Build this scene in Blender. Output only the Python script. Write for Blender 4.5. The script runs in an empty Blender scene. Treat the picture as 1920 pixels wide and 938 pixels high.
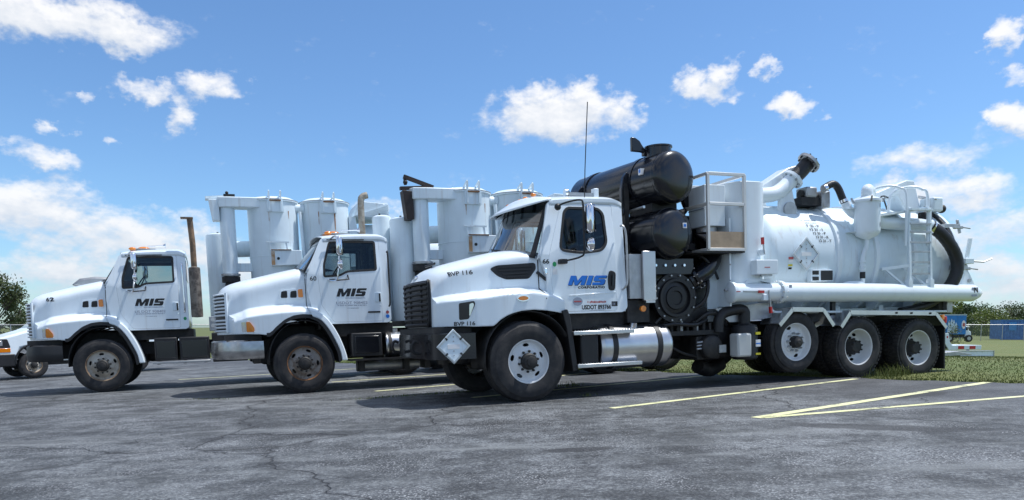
import bpy, bmesh, math, random
import numpy as np
from mathutils import Matrix, Vector
random.seed(7)
R = math.radians
scene = bpy.context.scene
col = scene.collection

# ------------------------------------------------------------------ camera
F_PX, PITCH, ROLL, CAM_H, HEAD = 1387.0, 0.0764, 0.0359, 1.0441, R(21.5)
cd = bpy.data.cameras.new('camera'); cam = bpy.data.objects.new('camera', cd); col.objects.link(cam)
cam.location = (0, 0, CAM_H); cam.rotation_euler = (math.pi/2 - PITCH, 0, 0)
cd.sensor_width = 36; cd.lens = F_PX/1920*36; cd.shift_y = (720-469)/1920; cd.clip_start = .05; cd.clip_end = 5000
scene.camera = cam
# the car park slopes down to the left: lot frame -> world
fw = Vector((0, math.cos(PITCH), -math.sin(PITCH)))
LOT = Matrix.Translation((0,0,CAM_H)) @ Matrix.Rotation(-ROLL, 4, fw) @ Matrix.Translation((0,0,-CAM_H))

def px_dir(px, py):
    up = Vector((0, math.sin(PITCH), math.cos(PITCH)))
    return (Vector((1,0,0))*(px-960)/F_PX + up*(720-py)/F_PX + fw).normalized()

# ------------------------------------------------------------------ light
SUN_EL, SUN_AZ = R(67), R(78)         # azimuth measured from +Y (view direction) towards +X
EXPOSURE, SKY_S, SUN_S = 1.22, 0.15, 2.0
scene.view_settings.view_transform = 'Standard'; scene.view_settings.look = 'None'
scene.view_settings.gamma = 1; scene.view_settings.exposure = EXPOSURE
sd = bpy.data.lights.new('sun', 'SUN'); sun = bpy.data.objects.new('sun', sd); col.objects.link(sun)
sd.energy = SUN_S; sd.angle = R(1.6); sd.color = (1, .985, .96)
sdir = Vector((math.cos(SUN_EL)*math.sin(SUN_AZ), math.cos(SUN_EL)*math.cos(SUN_AZ), math.sin(SUN_EL)))
sun.rotation_euler = (-sdir).to_track_quat('-Z', 'Y').to_euler(); sun.location = (0, 0, 30)

world = bpy.data.worlds.new('World'); scene.world = world; world.use_nodes = True
wt = world.node_tree; wt.nodes.clear()

class NT:
    """small helper to write node trees"""
    def __init__(s, tree): s.t = tree
    def n(s, typ, **kw):
        o = s.t.nodes.new(typ)
        for k, v in kw.items(): setattr(o, k, v)
        return o
    def put(s, sock, v):
        if isinstance(v, bpy.types.NodeSocket): s.t.links.new(v, sock)
        else: sock.default_value = v
    def m(s, op, a, b=0, c=None, clamp=False):
        o = s.n('ShaderNodeMath', operation=op, use_clamp=clamp)
        s.put(o.inputs[0], a); s.put(o.inputs[1], b)
        if c is not None: s.put(o.inputs[2], c)
        return o.outputs[0]
    def ss(s, v, lo, hi, a=0., b=1.):
        o = s.n('ShaderNodeMapRange', interpolation_type='SMOOTHSTEP')
        for i, x in enumerate((v, lo, hi, a, b)): s.put(o.inputs[i], x)
        return o.outputs[0]
    def noise(s, vec, scale, detail=4, rough=.55, dist=0.):
        o = s.n('ShaderNodeTexNoise'); s.put(o.inputs['Vector'], vec)
        o.inputs['Scale'].default_value = scale; o.inputs['Detail'].default_value = detail
        o.inputs['Roughness'].default_value = rough; o.inputs['Distortion'].default_value = dist
        return o.outputs['Fac']
    def mix(s, f, a, b, bt='MIX'):
        o = s.n('ShaderNodeMix', data_type='RGBA', blend_type=bt, clamp_factor=True)
        s.put(o.inputs[0], f); s.put(o.inputs[6], a); s.put(o.inputs[7], b)
        return o.outputs[2]
    def ramp(s, f, stops):
        o = s.n('ShaderNodeValToRGB'); e = o.color_ramp.elements
        while len(e) < len(stops): e.new(.5)
        for el, (p, c) in zip(e, stops): el.position = p; el.color = (*c, 1) if len(c) == 3 else c
        s.put(o.inputs[0], f); return o.outputs[0]

# cumulus field: ellipses by sky direction (centre pixel, half sizes in the photograph) broken up by noise
CLOUDS = [(60,20,260,58,1),(210,55,120,42,1),(395,162,62,30,.9),(275,172,62,22,.75),(345,215,34,32,.7),
 (85,300,68,24,.7),(50,278,40,14,.45),(95,240,22,14,.4),(165,172,24,10,.35),(210,272,16,9,.35),
 (1045,218,135,52,1.1),(1005,190,60,36,1),(1100,195,65,40,1),(1150,222,52,34,.8),
 (1320,165,66,30,.9),(1360,138,36,26,.8),(1445,130,20,14,.6),(1482,192,48,20,.9),(1548,212,12,7,.4),
 (1885,70,34,40,.8),(1905,140,34,26,.7),(1900,225,52,38,1),
 (60,400,170,62,.95),(210,440,190,56,.9),(330,470,110,46,.8),(120,520,300,50,.7),(420,520,150,45,.65),(720,392,60,18,.6),
 (1790,370,140,42,.8),(1690,350,60,22,.75),(1860,440,140,48,.72),(1750,300,130,32,.5),(1880,520,150,60,.6),(1700,480,140,60,.5),
 (-260,120,150,45,.9),(-180,380,200,50,.8),(2150,330,160,60,.9),(2250,160,120,40,.8)]
g = bpy.data.node_groups.new('cloud_field', 'ShaderNodeTree')
g.interface.new_socket('U', in_out='INPUT', socket_type='NodeSocketFloat')
g.interface.new_socket('V', in_out='INPUT', socket_type='NodeSocketFloat')
g.interface.new_socket('D', in_out='OUTPUT', socket_type='NodeSocketFloat')
G = NT(g); gi = G.n('NodeGroupInput'); go = G.n('NodeGroupOutput')
U, Vv = gi.outputs[0], gi.outputs[1]
def azel(d): return math.degrees(math.atan2(d.x, d.y)), math.degrees(math.asin(d.z))
acc = None
uv0 = G.n('ShaderNodeCombineXYZ'); G.put(uv0.inputs[0], U); G.put(uv0.inputs[1], G.m('MULTIPLY', Vv, 1.3)); uv1 = G.n('ShaderNodeCombineXYZ'); G.put(uv1.inputs[0], U); G.put(uv1.inputs[1], Vv)
wn = G.n('ShaderNodeTexNoise'); G.put(wn.inputs['Vector'], uv0.outputs[0]); wn.inputs['Scale'].default_value = .42; wn.inputs['Detail'].default_value = 5; wn.inputs['Roughness'].default_value = .6
ws_ = G.n('ShaderNodeVectorMath', operation='SUBTRACT'); G.put(ws_.inputs[0], wn.outputs['Color']); ws_.inputs[1].default_value = (.5,.5,.5)
uv = G.n('ShaderNodeVectorMath', operation='MULTIPLY_ADD'); G.put(uv.inputs[0], ws_.outputs[0]); uv.inputs[1].default_value = (5.2,3.6,0); G.put(uv.inputs[2], uv1.outputs[0])
for (px, py, rx, ry, wgt) in CLOUDS:
    u0, v0 = azel(px_dir(px, py)); u1, _ = azel(px_dir(px+rx, py)); _, v1 = azel(px_dir(px, py-ry))
    a, b = abs(u1-u0)+.01, abs(v1-v0)+.01
    mu = G.n('ShaderNodeVectorMath', operation='MULTIPLY_ADD'); G.put(mu.inputs[0], uv.outputs[0]); mu.inputs[1].default_value = (1/a, 1/b, 0); mu.inputs[2].default_value = (-u0/a, -v0/b, 0)
    dp = G.n('ShaderNodeVectorMath', operation='DOT_PRODUCT'); G.put(dp.inputs[0], mu.outputs[0]); G.put(dp.inputs[1], mu.outputs[0])
    e = G.m('MULTIPLY_ADD', dp.outputs['Value'], -1.5*wgt, 1.8*wgt-.5)
    acc = G.m('MAXIMUM', e, -1.2) if acc is None else G.m('MAXIMUM', acc, e)
# scattered cumulus in the unseen rest of the sky, cover raised to brighten shade
cv = G.n('ShaderNodeCombineXYZ'); G.put(cv.inputs[0], U); G.put(cv.inputs[1], G.m('MULTIPLY', Vv, 1.7)); cv.inputs[2].default_value = 3.3
gen = G.m('MULTIPLY', G.m('SUBTRACT', G.noise(cv.outputs[0], .030, 1, .5), .50), 6.)
out = G.m('MAXIMUM', G.ss(G.m('ABSOLUTE', U), 37., 46.), G.ss(Vv, 30., 38.))
gen = G.m('SUBTRACT', G.m('MULTIPLY', G.m('ADD', gen, 1.2), out), 1.2)
acc = G.m('MAXIMUM', acc, G.m('MAXIMUM', gen, -1.2))
n1 = G.noise(cv.outputs[0], .34, 6, .52)
n2 = G.noise(cv.outputs[0], 1.4, 5, .55)
nn = G.m('ADD', G.m('MULTIPLY', G.m('SUBTRACT', n1, .5), 3.4), G.m('MULTIPLY', G.m('SUBTRACT', n2, .5), 1.5))
G.put(go.inputs[0], G.m('ADD', acc, nn))

Wn = NT(wt)
tc = Wn.n('ShaderNodeTexCoord'); sep = Wn.n('ShaderNodeSeparateXYZ'); wt.links.new(tc.outputs['Generated'], sep.inputs[0])
az = Wn.m('MULTIPLY', Wn.m('ARCTAN2', sep.outputs[0], sep.outputs[1]), 57.2958)
el = Wn.m('MULTIPLY', Wn.m('ARCSINE', sep.outputs[2]), 57.2958)
def field(u, v):
    o = Wn.n('ShaderNodeGroup'); o.node_tree = g; Wn.put(o.inputs[0], u); Wn.put(o.inputs[1], v); return o.outputs[0]
D0 = field(az, el); D1 = field(Wn.m('ADD', az, .25), Wn.m('ADD', el, .9))
dens = Wn.ss(D0, -.8, 1.3)
lit = Wn.m('ADD', .62, Wn.m('MULTIPLY', Wn.m('SUBTRACT', D0, D1), .30), clamp=True)
lit = Wn.m('MULTIPLY', lit, Wn.ss(el, 1., 11., .62, 1.), clamp=True)
sky = Wn.n('ShaderNodeTexSky', sky_type='NISHITA'); sky.sun_disc = False
sky.sun_elevation = SUN_EL; sky.sun_rotation = SUN_AZ; sky.altitude = 200; sky.air_density = 1.0; sky.dust_density = .6; sky.ozone_density = 2.2
hs = Wn.n('ShaderNodeHueSaturation'); hs.inputs['Saturation'].default_value = 1.0; hs.inputs['Value'].default_value = 1.0
wt.links.new(sky.outputs[0], hs.inputs['Color'])
K = 1/(SKY_S*2**EXPOSURE)
skyc = Wn.mix(1., hs.outputs[0], (.302,.395,.475,1), "MULTIPLY")
ccol = Wn.mix(lit, (.56*K, .65*K, .78*K, 1), (1.03*K, 1.03*K, 1.04*K, 1))
cl = Wn.mix(Wn.m('MULTIPLY', dens, .95), skyc, ccol)
bg = Wn.n('ShaderNodeBackground'); bg.inputs[1].default_value = SKY_S; Wn.put(bg.inputs[0], cl)
wo = Wn.n('ShaderNodeOutputWorld'); wt.links.new(bg.outputs[0], wo.inputs[0])
world.cycles.sampling_method = 'MANUAL'; world.cycles.sample_map_resolution = 512
scene.cycles.max_bounces = 8; scene.cycles.transparent_max_bounces = 16

# ------------------------------------------------------------------ materials
MATS = {}
def mat(name, c, rough=.5, metal=0., coat=0., var=0., vscale=3., bump=0., bscale=40., spec=.5, streak=0., dust=None, c2=None):
    if name in MATS: return MATS[name]
    m = bpy.data.materials.new(name); m.use_nodes = True; t = m.node_tree; b = t.nodes['Principled BSDF']; N = NT(t)
    b.inputs['Roughness'].default_value = rough; b.inputs['Metallic'].default_value = metal
    b.inputs['Coat Weight'].default_value = coat; b.inputs['Coat Roughness'].default_value = .06
    b.inputs['Specular IOR Level'].default_value = spec
    geo = N.n('ShaderNodeTexCoord'); vec = geo.outputs['Object']
    cc = (*c, 1)
    if var or streak or dust or c2:
        base = cc
        if c2: base = N.mix(N.ss(N.noise(vec, vscale*.8, 6, .65), .45, .62), base, (*c2, 1))
        if var:
            f = N.ss(N.noise(vec, vscale, 5), .25, .75, 1-var, 1.)
            k = N.n('ShaderNodeCombineXYZ')
            for i in range(3): N.put(k.inputs[i], f)
            base = N.mix(1., base, k.outputs[0], 'MULTIPLY')
        if streak:      # vertical runs of grime
            mp = N.n('ShaderNodeMapping'); t.links.new(vec, mp.inputs[0]); mp.inputs['Scale'].default_value = (9, 9, .7)
            base = N.mix(N.ss(N.noise(mp.outputs[0], 1.3, 5, .6), .52, .8, 0, streak), base, (.36, .31, .25, 1))
        if dust: base = N.mix(N.ss(N.noise(vec, 5, 6, .65), .4, .8, 0, dust), base, (.16, .14, .12, 1))
        N.put(b.inputs['Base Color'], base)
    else: b.inputs['Base Color'].default_value = cc
    if bump:
        bp = N.n('ShaderNodeBump'); bp.inputs['Strength'].default_value = bump; bp.inputs['Distance'].default_value = .01
        N.put(bp.inputs['Height'], N.noise(vec, bscale, 4)); t.links.new(bp.outputs[0], b.inputs['Normal'])
    MATS[name] = m; return m
WHITE = mat('white_paint', (.80,.88,.93), .32, coat=.35, var=.10, vscale=1.3, streak=.20, bump=.03, bscale=2.5)
WHITE2 = mat('aged_white_paint', (.76,.865,.92), .45, coat=.1, var=.13, vscale=1.6, streak=.42, bump=.06, bscale=3)
BLACKG = mat('gloss_black', (.007,.008,.012), .22, coat=.25, var=.2, bump=.03, bscale=3)
BLACKP = mat('black_plastic', (.018,.018,.02), .5, var=.3, bump=.1, bscale=120)
CHASSIS = mat('chassis_black', (.010,.010,.011), .6, dust=.25)
RUBBER = mat('tyre_rubber', (.018,.018,.020), .75, dust=.30, bump=.25, bscale=60)
CHROME = mat('chrome', (.8,.8,.82), .08, 1.)
ALU = mat('brushed_aluminium', (.62,.63,.64), .3, 1., var=.15, vscale=6, bump=.05, bscale=90)
BUMPM = mat('dull_chrome', (.52,.52,.53), .26, 1., var=.45, vscale=4, bump=.25, bscale=9)
GALV = mat('galvanised_steel', (.5,.51,.52), .45, .8, var=.25, vscale=8)
RIMW = mat('wheel_white', (.74,.76,.77), .4, var=.1, vscale=6, dust=.12)
RIMD = mat('wheel_cream', (.55,.51,.44), .5, dust=.6, c2=(.42,.36,.28), vscale=8)
RIMR = mat('wheel_grimy', (.34,.31,.28), .5, dust=.3, c2=(.17,.13,.10), vscale=9)
RUST = mat('rusty_steel', (.22,.105,.045), .7, c2=(.12,.06,.03), vscale=14, bump=.3)
STACK = mat('sooty_exhaust', (.27,.17,.10), .6, .2, c2=(.13,.09,.06), vscale=5)
PLY = mat('plywood', (.50,.37,.25), .7, var=.3, vscale=5)
AMBER = mat('amber_lens', (.75,.22,.01), .15, coat=.6)
REDL = mat('red_plastic', (.5,.02,.02), .3)
BLUE = mat('logo_blue', (.01,.18,.66), .4)
INK = mat('black_vinyl', (.008,.008,.01), .45)
GREYV = mat('grey_vinyl', (.30,.34,.42), .5)
REDV = mat('red_vinyl', (.45,.09,.09), .5)
WHITEV = mat('white_vinyl', (.8,.8,.8), .5)
GREENV = mat('green_vinyl', (.02,.32,.12), .5)
YEL = mat('yellow_label', (.7,.6,.03), .5)
POLY = mat('translucent_plastic', (.55,.57,.56), .4, var=.15)
LENS = mat('headlamp_lens', (.75,.78,.8), .05, .6, coat=1)
SEAT = mat('seat_fabric', (.06,.06,.065), .9)
DASH = mat('dash_grey', (.05,.05,.052), .7)
GASKET = mat('rubber_gasket', (.008,.008,.008), .5)
HOSE = mat('hose_rubber', (.012,.012,.013), .45, bump=.6, bscale=25)
mat('blower_black', (.006,.006,.008), .42)
LIQ = mat('headlamp_bucket', (.02,.02,.022), .3)

def diamond_plate():
    m = mat('diamond_plate', (.6,.6,.61), .3, 1., var=.1); t = m.node_tree; N = NT(t); b = t.nodes['Principled BSDF']
    tcn = N.n('ShaderNodeTexCoord'); mp = N.n('ShaderNodeMapping'); t.links.new(tcn.outputs['Object'], mp.inputs[0])
    mp.inputs['Rotation'].default_value = (R(45), R(45), R(45)); mp.inputs['Scale'].default_value = (38, 38, 38)
    ch = N.n('ShaderNodeTexChecker'); t.links.new(mp.outputs[0], ch.inputs[0]); ch.inputs['Scale'].default_value = 1
    bp = N.n('ShaderNodeBump'); bp.inputs['Strength'].default_value = .7; bp.inputs['Distance'].default_value = .008
    t.links.new(ch.outputs['Fac'], bp.inputs['Height']); t.links.new(bp.outputs[0], b.inputs['Normal']); return m
DPLATE = diamond_plate()

def glass(name, tint, refl=1.):
    m = bpy.data.materials.new(name); m.use_nodes = True; t = m.node_tree; t.nodes.clear(); N = NT(t)
    tr = N.n('ShaderNodeBsdfTransparent'); tr.inputs[0].default_value = (*tint, 1)
    gl = N.n('ShaderNodeBsdfGlossy'); gl.inputs['Roughness'].default_value = .02
    fr = N.n('ShaderNodeFresnel'); fr.inputs[0].default_value = 1.5
    mx = N.n('ShaderNodeMixShader'); N.put(mx.inputs[0], N.m('MULTIPLY', fr.outputs[0], refl, clamp=True))
    t.links.new(tr.outputs[0], mx.inputs[1]); t.links.new(gl.outputs[0], mx.inputs[2])
    o = N.n('ShaderNodeOutputMaterial'); t.links.new(mx.outputs[0], o.inputs[0]); return m
GLASS = glass('tinted_glass', (.42,.50,.49), 1.5)
GLASSD = glass('dark_tinted_glass', (.36,.42,.42), 1.3)
GLASSW = glass('windscreen_glass', (.82,.93,.93), 3.0)

# ------------------------------------------------------------------ mesh helpers
def sm(a, lo, hi):
    t = min(1, max(0, (a-lo)/(hi-lo))); return t*t*(3-2*t)
def catmull(pts, k=6, closed=False):
    P = [Vector(p) for p in pts]; n = len(P); out = []
    for i in range(n if closed else n-1):
        p0 = P[(i-1) % n] if closed or i else P[0]*2-P[1]
        p1, p2 = P[i], P[(i+1) % n]
        p3 = P[(i+2) % n] if closed or i+2 < n else P[-1]*2-P[-2]
        for j in range(k):
            t = j/k
            out.append(.5*((2*p1)+(p2-p0)*t+(2*p0-5*p1+4*p2-p3)*t*t+(3*p1-p0-3*p2+p3)*t**3))
    if not closed: out.append(P[-1])
    return out

class B:
    def __init__(s): s.v = []; s.f = []
    def add(s, v, f):
        k = len(s.v); s.v += [tuple(p) for p in v]; s.f += [tuple(i+k for i in q) for q in f]; return s
    def box(s, x0, x1, y0, y1, z0, z1):
        v = [(x,y,z) for x in (x0,x1) for y in (y0,y1) for z in (z0,z1)]
        return s.add(v, [(0,1,3,2),(4,6,7,5),(0,4,5,1),(2,3,7,6),(0,2,6,4),(1,5,7,3)])
    def bar(s, a, b, w, h, up=(0,0,1)):
        a, b = Vector(a), Vector(b); d = (b-a).normalized(); u = Vector(up)
        if abs(d.dot(u)) > .95: u = Vector((0,1,0))
        sd_ = d.cross(u).normalized()*w/2; u = sd_.cross(d).normalized()*h/2
        v = [p+i*sd_+j*u for p in (a,b) for i in (-1,1) for j in (-1,1)]
        return s.add(v, [(0,1,3,2),(4,6,7,5),(0,4,5,1),(2,3,7,6),(0,2,6,4),(1,5,7,3)])
    def lathe(s, prof, o, ax, n=28, cap=True):
        """prof: list of (radius, distance along axis)"""
        o = Vector(o); ax = Vector(ax).normalized(); u = ax.orthogonal().normalized(); w = ax.cross(u)
        v = []; f = []; m = len(prof)
        for i in range(n):
            a = 2*math.pi*i/n; r = u*math.cos(a)+w*math.sin(a)
            for (rr, h) in prof: v.append(o+ax*h+r*rr)
        for i in range(n):
            k = (i+1) % n
            for j in range(m-1): f.append((i*m+j, i*m+j+1, k*m+j+1, k*m+j))
        if cap and prof[0][0] > 1e-4: f.append(tuple(i*m for i in range(n)))
        if cap and prof[-1][0] > 1e-4: f.append(tuple(i*m+m-1 for i in reversed(range(n))))
        return s.add(v, f)
    def cyl(s, a, b, r, r2=None, n=18):
        a, b = Vector(a), Vector(b); L = (b-a).length
        return s.lathe([(r,0),(r if r2 is None else r2, L)], a, b-a, n)
    def tube(s, pts, r, n=10, smooth=0, rib=0):
        P = catmull(pts, smooth) if smooth else [Vector(p) for p in pts]
        v = []; f = []; pu = None
        for i, p in enumerate(P):
            d = (P[min(i+1, len(P)-1)]-P[max(i-1, 0)]).normalized()
            u = d.orthogonal().normalized() if pu is None else (pu-d*pu.dot(d)).normalized()
            pu = u; w = d.cross(u); rr = r*(1+rib*(i % 2))
            for k in range(n):
                a = 2*math.pi*k/n; v.append(p+(u*math.cos(a)+w*math.sin(a))*rr)
        for i in range(len(P)-1):
            for k in range(n): f.append((i*n+k, i*n+(k+1) % n, (i+1)*n+(k+1) % n, (i+1)*n+k))
        f.append(tuple(reversed(range(n)))); f.append(tuple((len(P)-1)*n+k for k in range(n)))
        return s.add(v, f)
    def prism(s, poly, d0, d1, pl='xz'):
        n = len(poly); mk = {'xz': lambda a,b,d: (a,d,b), 'xy': lambda a,b,d: (a,b,d), 'yz': lambda a,b,d: (d,a,b)}[pl]
        v = [mk(a,b,d0) for a,b in poly]+[mk(a,b,d1) for a,b in poly]
        f = [tuple(range(n)), tuple(n+i for i in reversed(range(n)))]+[(i, i+n, (i+1) % n+n, (i+1) % n) for i in range(n)]
        return s.add(v, f)
    def ring(s, outer, inner, d0, d1):
        n = len(outer); v = []
        for d in (d0, d1): v += [(a,d,b) for a,b in outer]+[(a,d,b) for a,b in inner]
        f = []
        for i in range(n):
            j = (i+1) % n
            f += [(i,j,n+j,n+i), (2*n+i,3*n+i,3*n+j,2*n+j), (i,2*n+i,2*n+j,j), (n+i,n+j,3*n+j,3*n+i)]
        return s.add(v, f)
    def ball(s, c, rx, ry=None, rz=None, n=16):
        ry = ry or rx; rz = rz or rx
        k = len(s.v); s.lathe([(max(math.sin(math.pi*i/10), 0), -math.cos(math.pi*i/10)) for i in range(11)], (0,0,0), (0,0,1), n)
        s.v[k:] = [(c[0]+x*rx, c[1]+y*ry, c[2]+z*rz) for x,y,z in s.v[k:]]; return s
    def grid(s, fn, nu, nv):
        v = [fn(i/nu, j/nv) for i in range(nu+1) for j in range(nv+1)]
        f = [(i*(nv+1)+j, i*(nv+1)+j+1, (i+1)*(nv+1)+j+1, (i+1)*(nv+1)+j) for i in range(nu) for j in range(nv)]
        return s.add(v, f)
    def warp(s, fn): s.v = [tuple(fn(*p)) for p in s.v]; return s
    def mesh(s, name, m, ang=35, recalc=True):
        me = bpy.data.meshes.new(name); me.from_pydata(s.v, [], s.f)
        bm = bmesh.new(); bm.from_mesh(me)
        bmesh.ops.remove_doubles(bm, verts=bm.verts, dist=1e-5)
        if recalc: bmesh.ops.recalc_face_normals(bm, faces=bm.faces)
        bm.to_mesh(me); bm.free()
        me.materials.append(m)
        for p in me.polygons: p.use_smooth = True
        me.set_sharp_from_angle(angle=R(ang)); return me
    def build(s, name, m, parent=None, bevel=0, ang=35, solid=0, recalc=True, label=None):
        o = bpy.data.objects.new(name, s.mesh(name, m, ang, recalc)); col.objects.link(o); o.parent = parent
        if solid:
            md = o.modifiers.new('thickness', 'SOLIDIFY'); md.thickness = solid; md.offset = 0
        if bevel:
            md = o.modifiers.new('edge', 'BEVEL'); md.width = bevel; md.segments = 2; md.limit_method = 'ANGLE'; md.angle_limit = R(40)
        if label: o['label'] = label
        return o
def link(name, me, parent=None, loc=None, rz=0):
    o = bpy.data.objects.new(name, me); col.objects.link(o); o.parent = parent
    if loc: o.location = loc
    o.rotation_euler.z = rz; return o
def thing(name, label, cat, mtx, group=None):
    o = bpy.data.objects.new(name, None); o.empty_display_size = .3; col.objects.link(o); o.matrix_world = mtx
    o['label'] = label; o['category'] = cat
    if group: o['group'] = group
    return o
def tag(o, label, cat, group=None, kind=None):
    o['label'] = label; o['category'] = cat
    if group: o['group'] = group
    if kind: o['kind'] = kind
    return o
def text_geo(txt, size, bold=0., shear=0., width=None, spacing=1.):
    c = bpy.data.curves.new('txt', 'FONT'); c.body = txt; c.size = size; c.offset = bold; c.shear = shear; c.space_character = spacing
    c.resolution_u = 3
    o = bpy.data.objects.new('txt', c); me = bpy.data.meshes.new_from_object(o)
    v = [tuple(p.co) for p in me.vertices]; f = [tuple(p.vertices) for p in me.polygons]
    bpy.data.objects.remove(o); bpy.data.curves.remove(c); bpy.data.meshes.remove(me)
    x0 = min(p[0] for p in v); x1 = max(p[0] for p in v); k = width/(x1-x0) if width else 1
    return [((p[0]-x0)*k, p[1]) for p in v], f
def lettering(parent, txt, x, z, size, yfn, m=INK, bold=.004, shear=0., width=None, spacing=1., xfn=lambda x, y: x, rot=0.):
    v, f = text_geo(txt, size, bold, shear, width, spacing); b = B(); P = []
    for (a, c) in v:
        a2 = a*math.cos(rot)-c*math.sin(rot); c2 = a*math.sin(rot)+c*math.cos(rot)
        P.append((xfn(x+a2, yfn(x+a2, z+c2)), yfn(x+a2, z+c2), z+c2))
    b.add(P, f); return b.build('lettering', m, parent, recalc=False)
LOGO = {'M': [(0,0),(0,1),(.42,1),(.66,.44),(.9,1),(1.34,1),(1.34,0),(1.0,0),(1.0,.58),(.76,0),(.54,0),(.32,.58),(.32,0)],
        'I': [(0,0),(0,1),(.38,1),(.38,0)],
        'S': [(0,0),(0,.26),(.62,.26),(.62,.39),(.12,.39),(0,.5),(0,.88),(.12,1),(1.0,1),(1.0,.74),(.38,.74),(.38,.62),(.88,.62),(1.0,.5),(1.0,.12),(.88,0)]}
def logo(parent, x, z, h, w, yfn, m, edge=False):
    out = B(); cx = 0; tot = 1.34+.38+1.0+.24+.27
    for ch in 'MIS':
        poly = LOGO[ch]; P = []
        for a, c in poly:
            X = x+((cx+a+.27*c)/tot)*w; Z = z+c*h; P.append((X, yfn(X, Z), Z))
        out.add(P, [tuple(range(len(P)))]); cx += {'M': 1.34, 'I': .38, 'S': 1.}[ch]+.12
    o = out.build('logo_lettering', m, parent, recalc=False)
    if edge:
        e = B(); e.v = [(a+.008, b+.0015, c-.008) for a,b,c in out.v]; e.f = out.f; e.build('logo_outline', INK, parent, recalc=False)  # offset black copy, the printed outline of the letters
    return o
def decal(parent, name, m, x0, x1, z0, z1, yfn, n=6, oval=False):
    b = B()
    if oval:
        P = [((x0+x1)/2+(x1-x0)/2*math.cos(i*math.pi/10), (z0+z1)/2+(z1-z0)/2*math.sin(i*math.pi/10)) for i in range(20)]
    else: P = [(x0,z0),(x1,z0),(x1,z1),(x0,z1)]
    b.add([(a, yfn(a, c), c) for a, c in P], [tuple(range(len(P)))])
    return b.build(name, m, parent, recalc=False)
def fine_print(parent, x, z, h, w, yfn, m):
    """print too small to read in the photograph: a row of little dashes"""
    rng = random.Random(int(x*1000+z*7000)); b = B(); c = x
    while c < x+w:
        d = h*rng.uniform(.35, .75); zz = z+h*rng.choice((0, 0, .15)); hh = h*rng.uniform(.7, 1)
        b.add([(c, yfn(c, zz), zz), (c+d, yfn(c+d, zz), zz), (c+d, yfn(c+d, zz+hh), zz+hh), (c, yfn(c, zz+hh), zz+hh)], [(0,1,2,3)])
        c += d+h*rng.choice((.2, .2, .25, .7))
    return b.build('fine_print', m, parent, recalc=False)
def rounded(poly, r, k=4):
    """round the corners of a polygon"""
    out = []; n = len(poly)
    for i in range(n):
        p = Vector(poly[i]); a = Vector(poly[i-1])-p; b = Vector(poly[(i+1) % n])-p
        rr = min(r, a.length*.45, b.length*.45); A = p+a.normalized()*rr; C = p+b.normalized()*rr
        for j in range(k+1):
            t = j/k; q = A*(1-t)**2+p*2*t*(1-t)+C*t*t; out.append((q.x, q.y))
    return out
def resample(poly, n):
    P = [Vector(p) for p in poly]; P.append(P[0]); L = [0]
    for i in range(1, len(P)): L.append(L[-1]+(P[i]-P[i-1]).length)
    out = []; j = 0
    for i in range(n):
        d = L[-1]*i/n
        while L[j+1] < d: j += 1
        t = (d-L[j])/(L[j+1]-L[j]); q = P[j].lerp(P[j+1], t); out.append((q.x, q.y))
    return out
def match(outer, inner):
    """order two outlines so that they can be bridged: cast from the inner centroid"""
    c = Vector((sum(p[0] for p in inner)/len(inner), sum(p[1] for p in inner)/len(inner)))
    def hit(poly, a):
        d = Vector((math.cos(a), math.sin(a))); best = 0
        for i in range(len(poly)):
            p = Vector(poly[i])-c; q = Vector(poly[(i+1) % len(poly)])-c; e = q-p; den = d.x*e.y-d.y*e.x
            if abs(den) < 1e-9: continue
            t = (p.x*e.y-p.y*e.x)/den; s_ = (p.x*d.y-p.y*d.x)/den
            if t > 0 and -1e-6 <= s_ <= 1+1e-6: best = max(best, t)
        return (c.x+d.x*best, c.y+d.y*best)
    A = sorted(set([math.atan2(p[1]-c.y, p[0]-c.x) for p in list(outer)+list(inner)]))
    A = [a for i, a in enumerate(A) if i == 0 or a-A[i-1] > 1e-4]
    return [hit(outer, a) for a in A], [hit(inner, a) for a in A]
def inset(poly, d):
    n = len(poly); ar = sum(poly[i][0]*poly[(i+1) % n][1]-poly[(i+1) % n][0]*poly[i][1] for i in range(n)); sg = 1 if ar > 0 else -1
    out = []
    for i in range(n):
        p = Vector(poly[i]); a = (p-Vector(poly[i-1])); b = (Vector(poly[(i+1) % n])-p)
        if a.length < 1e-6 or b.length < 1e-6: out.append(tuple(p)); continue
        a.normalize(); b.normalize(); na = Vector((-a.y, a.x))*sg; nb = Vector((-b.y, b.x))*sg; nn_ = (na+nb)
        nn_ = nn_/max(nn_.length, .3); out.append(tuple(p+nn_*d))
    return out

# ------------------------------------------------------------------ wheels
WCACHE = {}
def polar(prof, holes, hr, hs_r, hs_t, n=100):
    """disc of revolution about y; prof (r, y); faces inside the hand holes are left out"""
    P = []
    for i in range(len(prof)-1):
        k = max(1, int(abs(prof[i+1][0]-prof[i][0])/.008))
        for j in range(k): t = j/k; P.append((prof[i][0]*(1-t)+prof[i+1][0]*t, prof[i][1]*(1-t)+prof[i+1][1]*t))
    P.append(prof[-1]); m = len(P); b = B(); v = []; f = []
    for i in range(n):
        a = 2*math.pi*i/n
        for r, y in P: v.append((r*math.cos(a), y, r*math.sin(a)))
    for i in range(n):
        a = 2*math.pi*(i+.5)/n
        for j in range(m-1):
            r = (P[j][0]+P[j+1][0])/2; skip = False
            for h in range(holes):
                da = (a-2*math.pi*(h+.3)/holes+math.pi) % (2*math.pi)-math.pi
                if ((r-hr)/hs_r)**2+(da*hr/hs_t)**2 < 1 and holes: skip = True; break
            if not skip: k = (i+1) % n; f.append((i*m+j, i*m+j+1, k*m+j+1, k*m+j))
    b.add(v, f); return b
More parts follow.
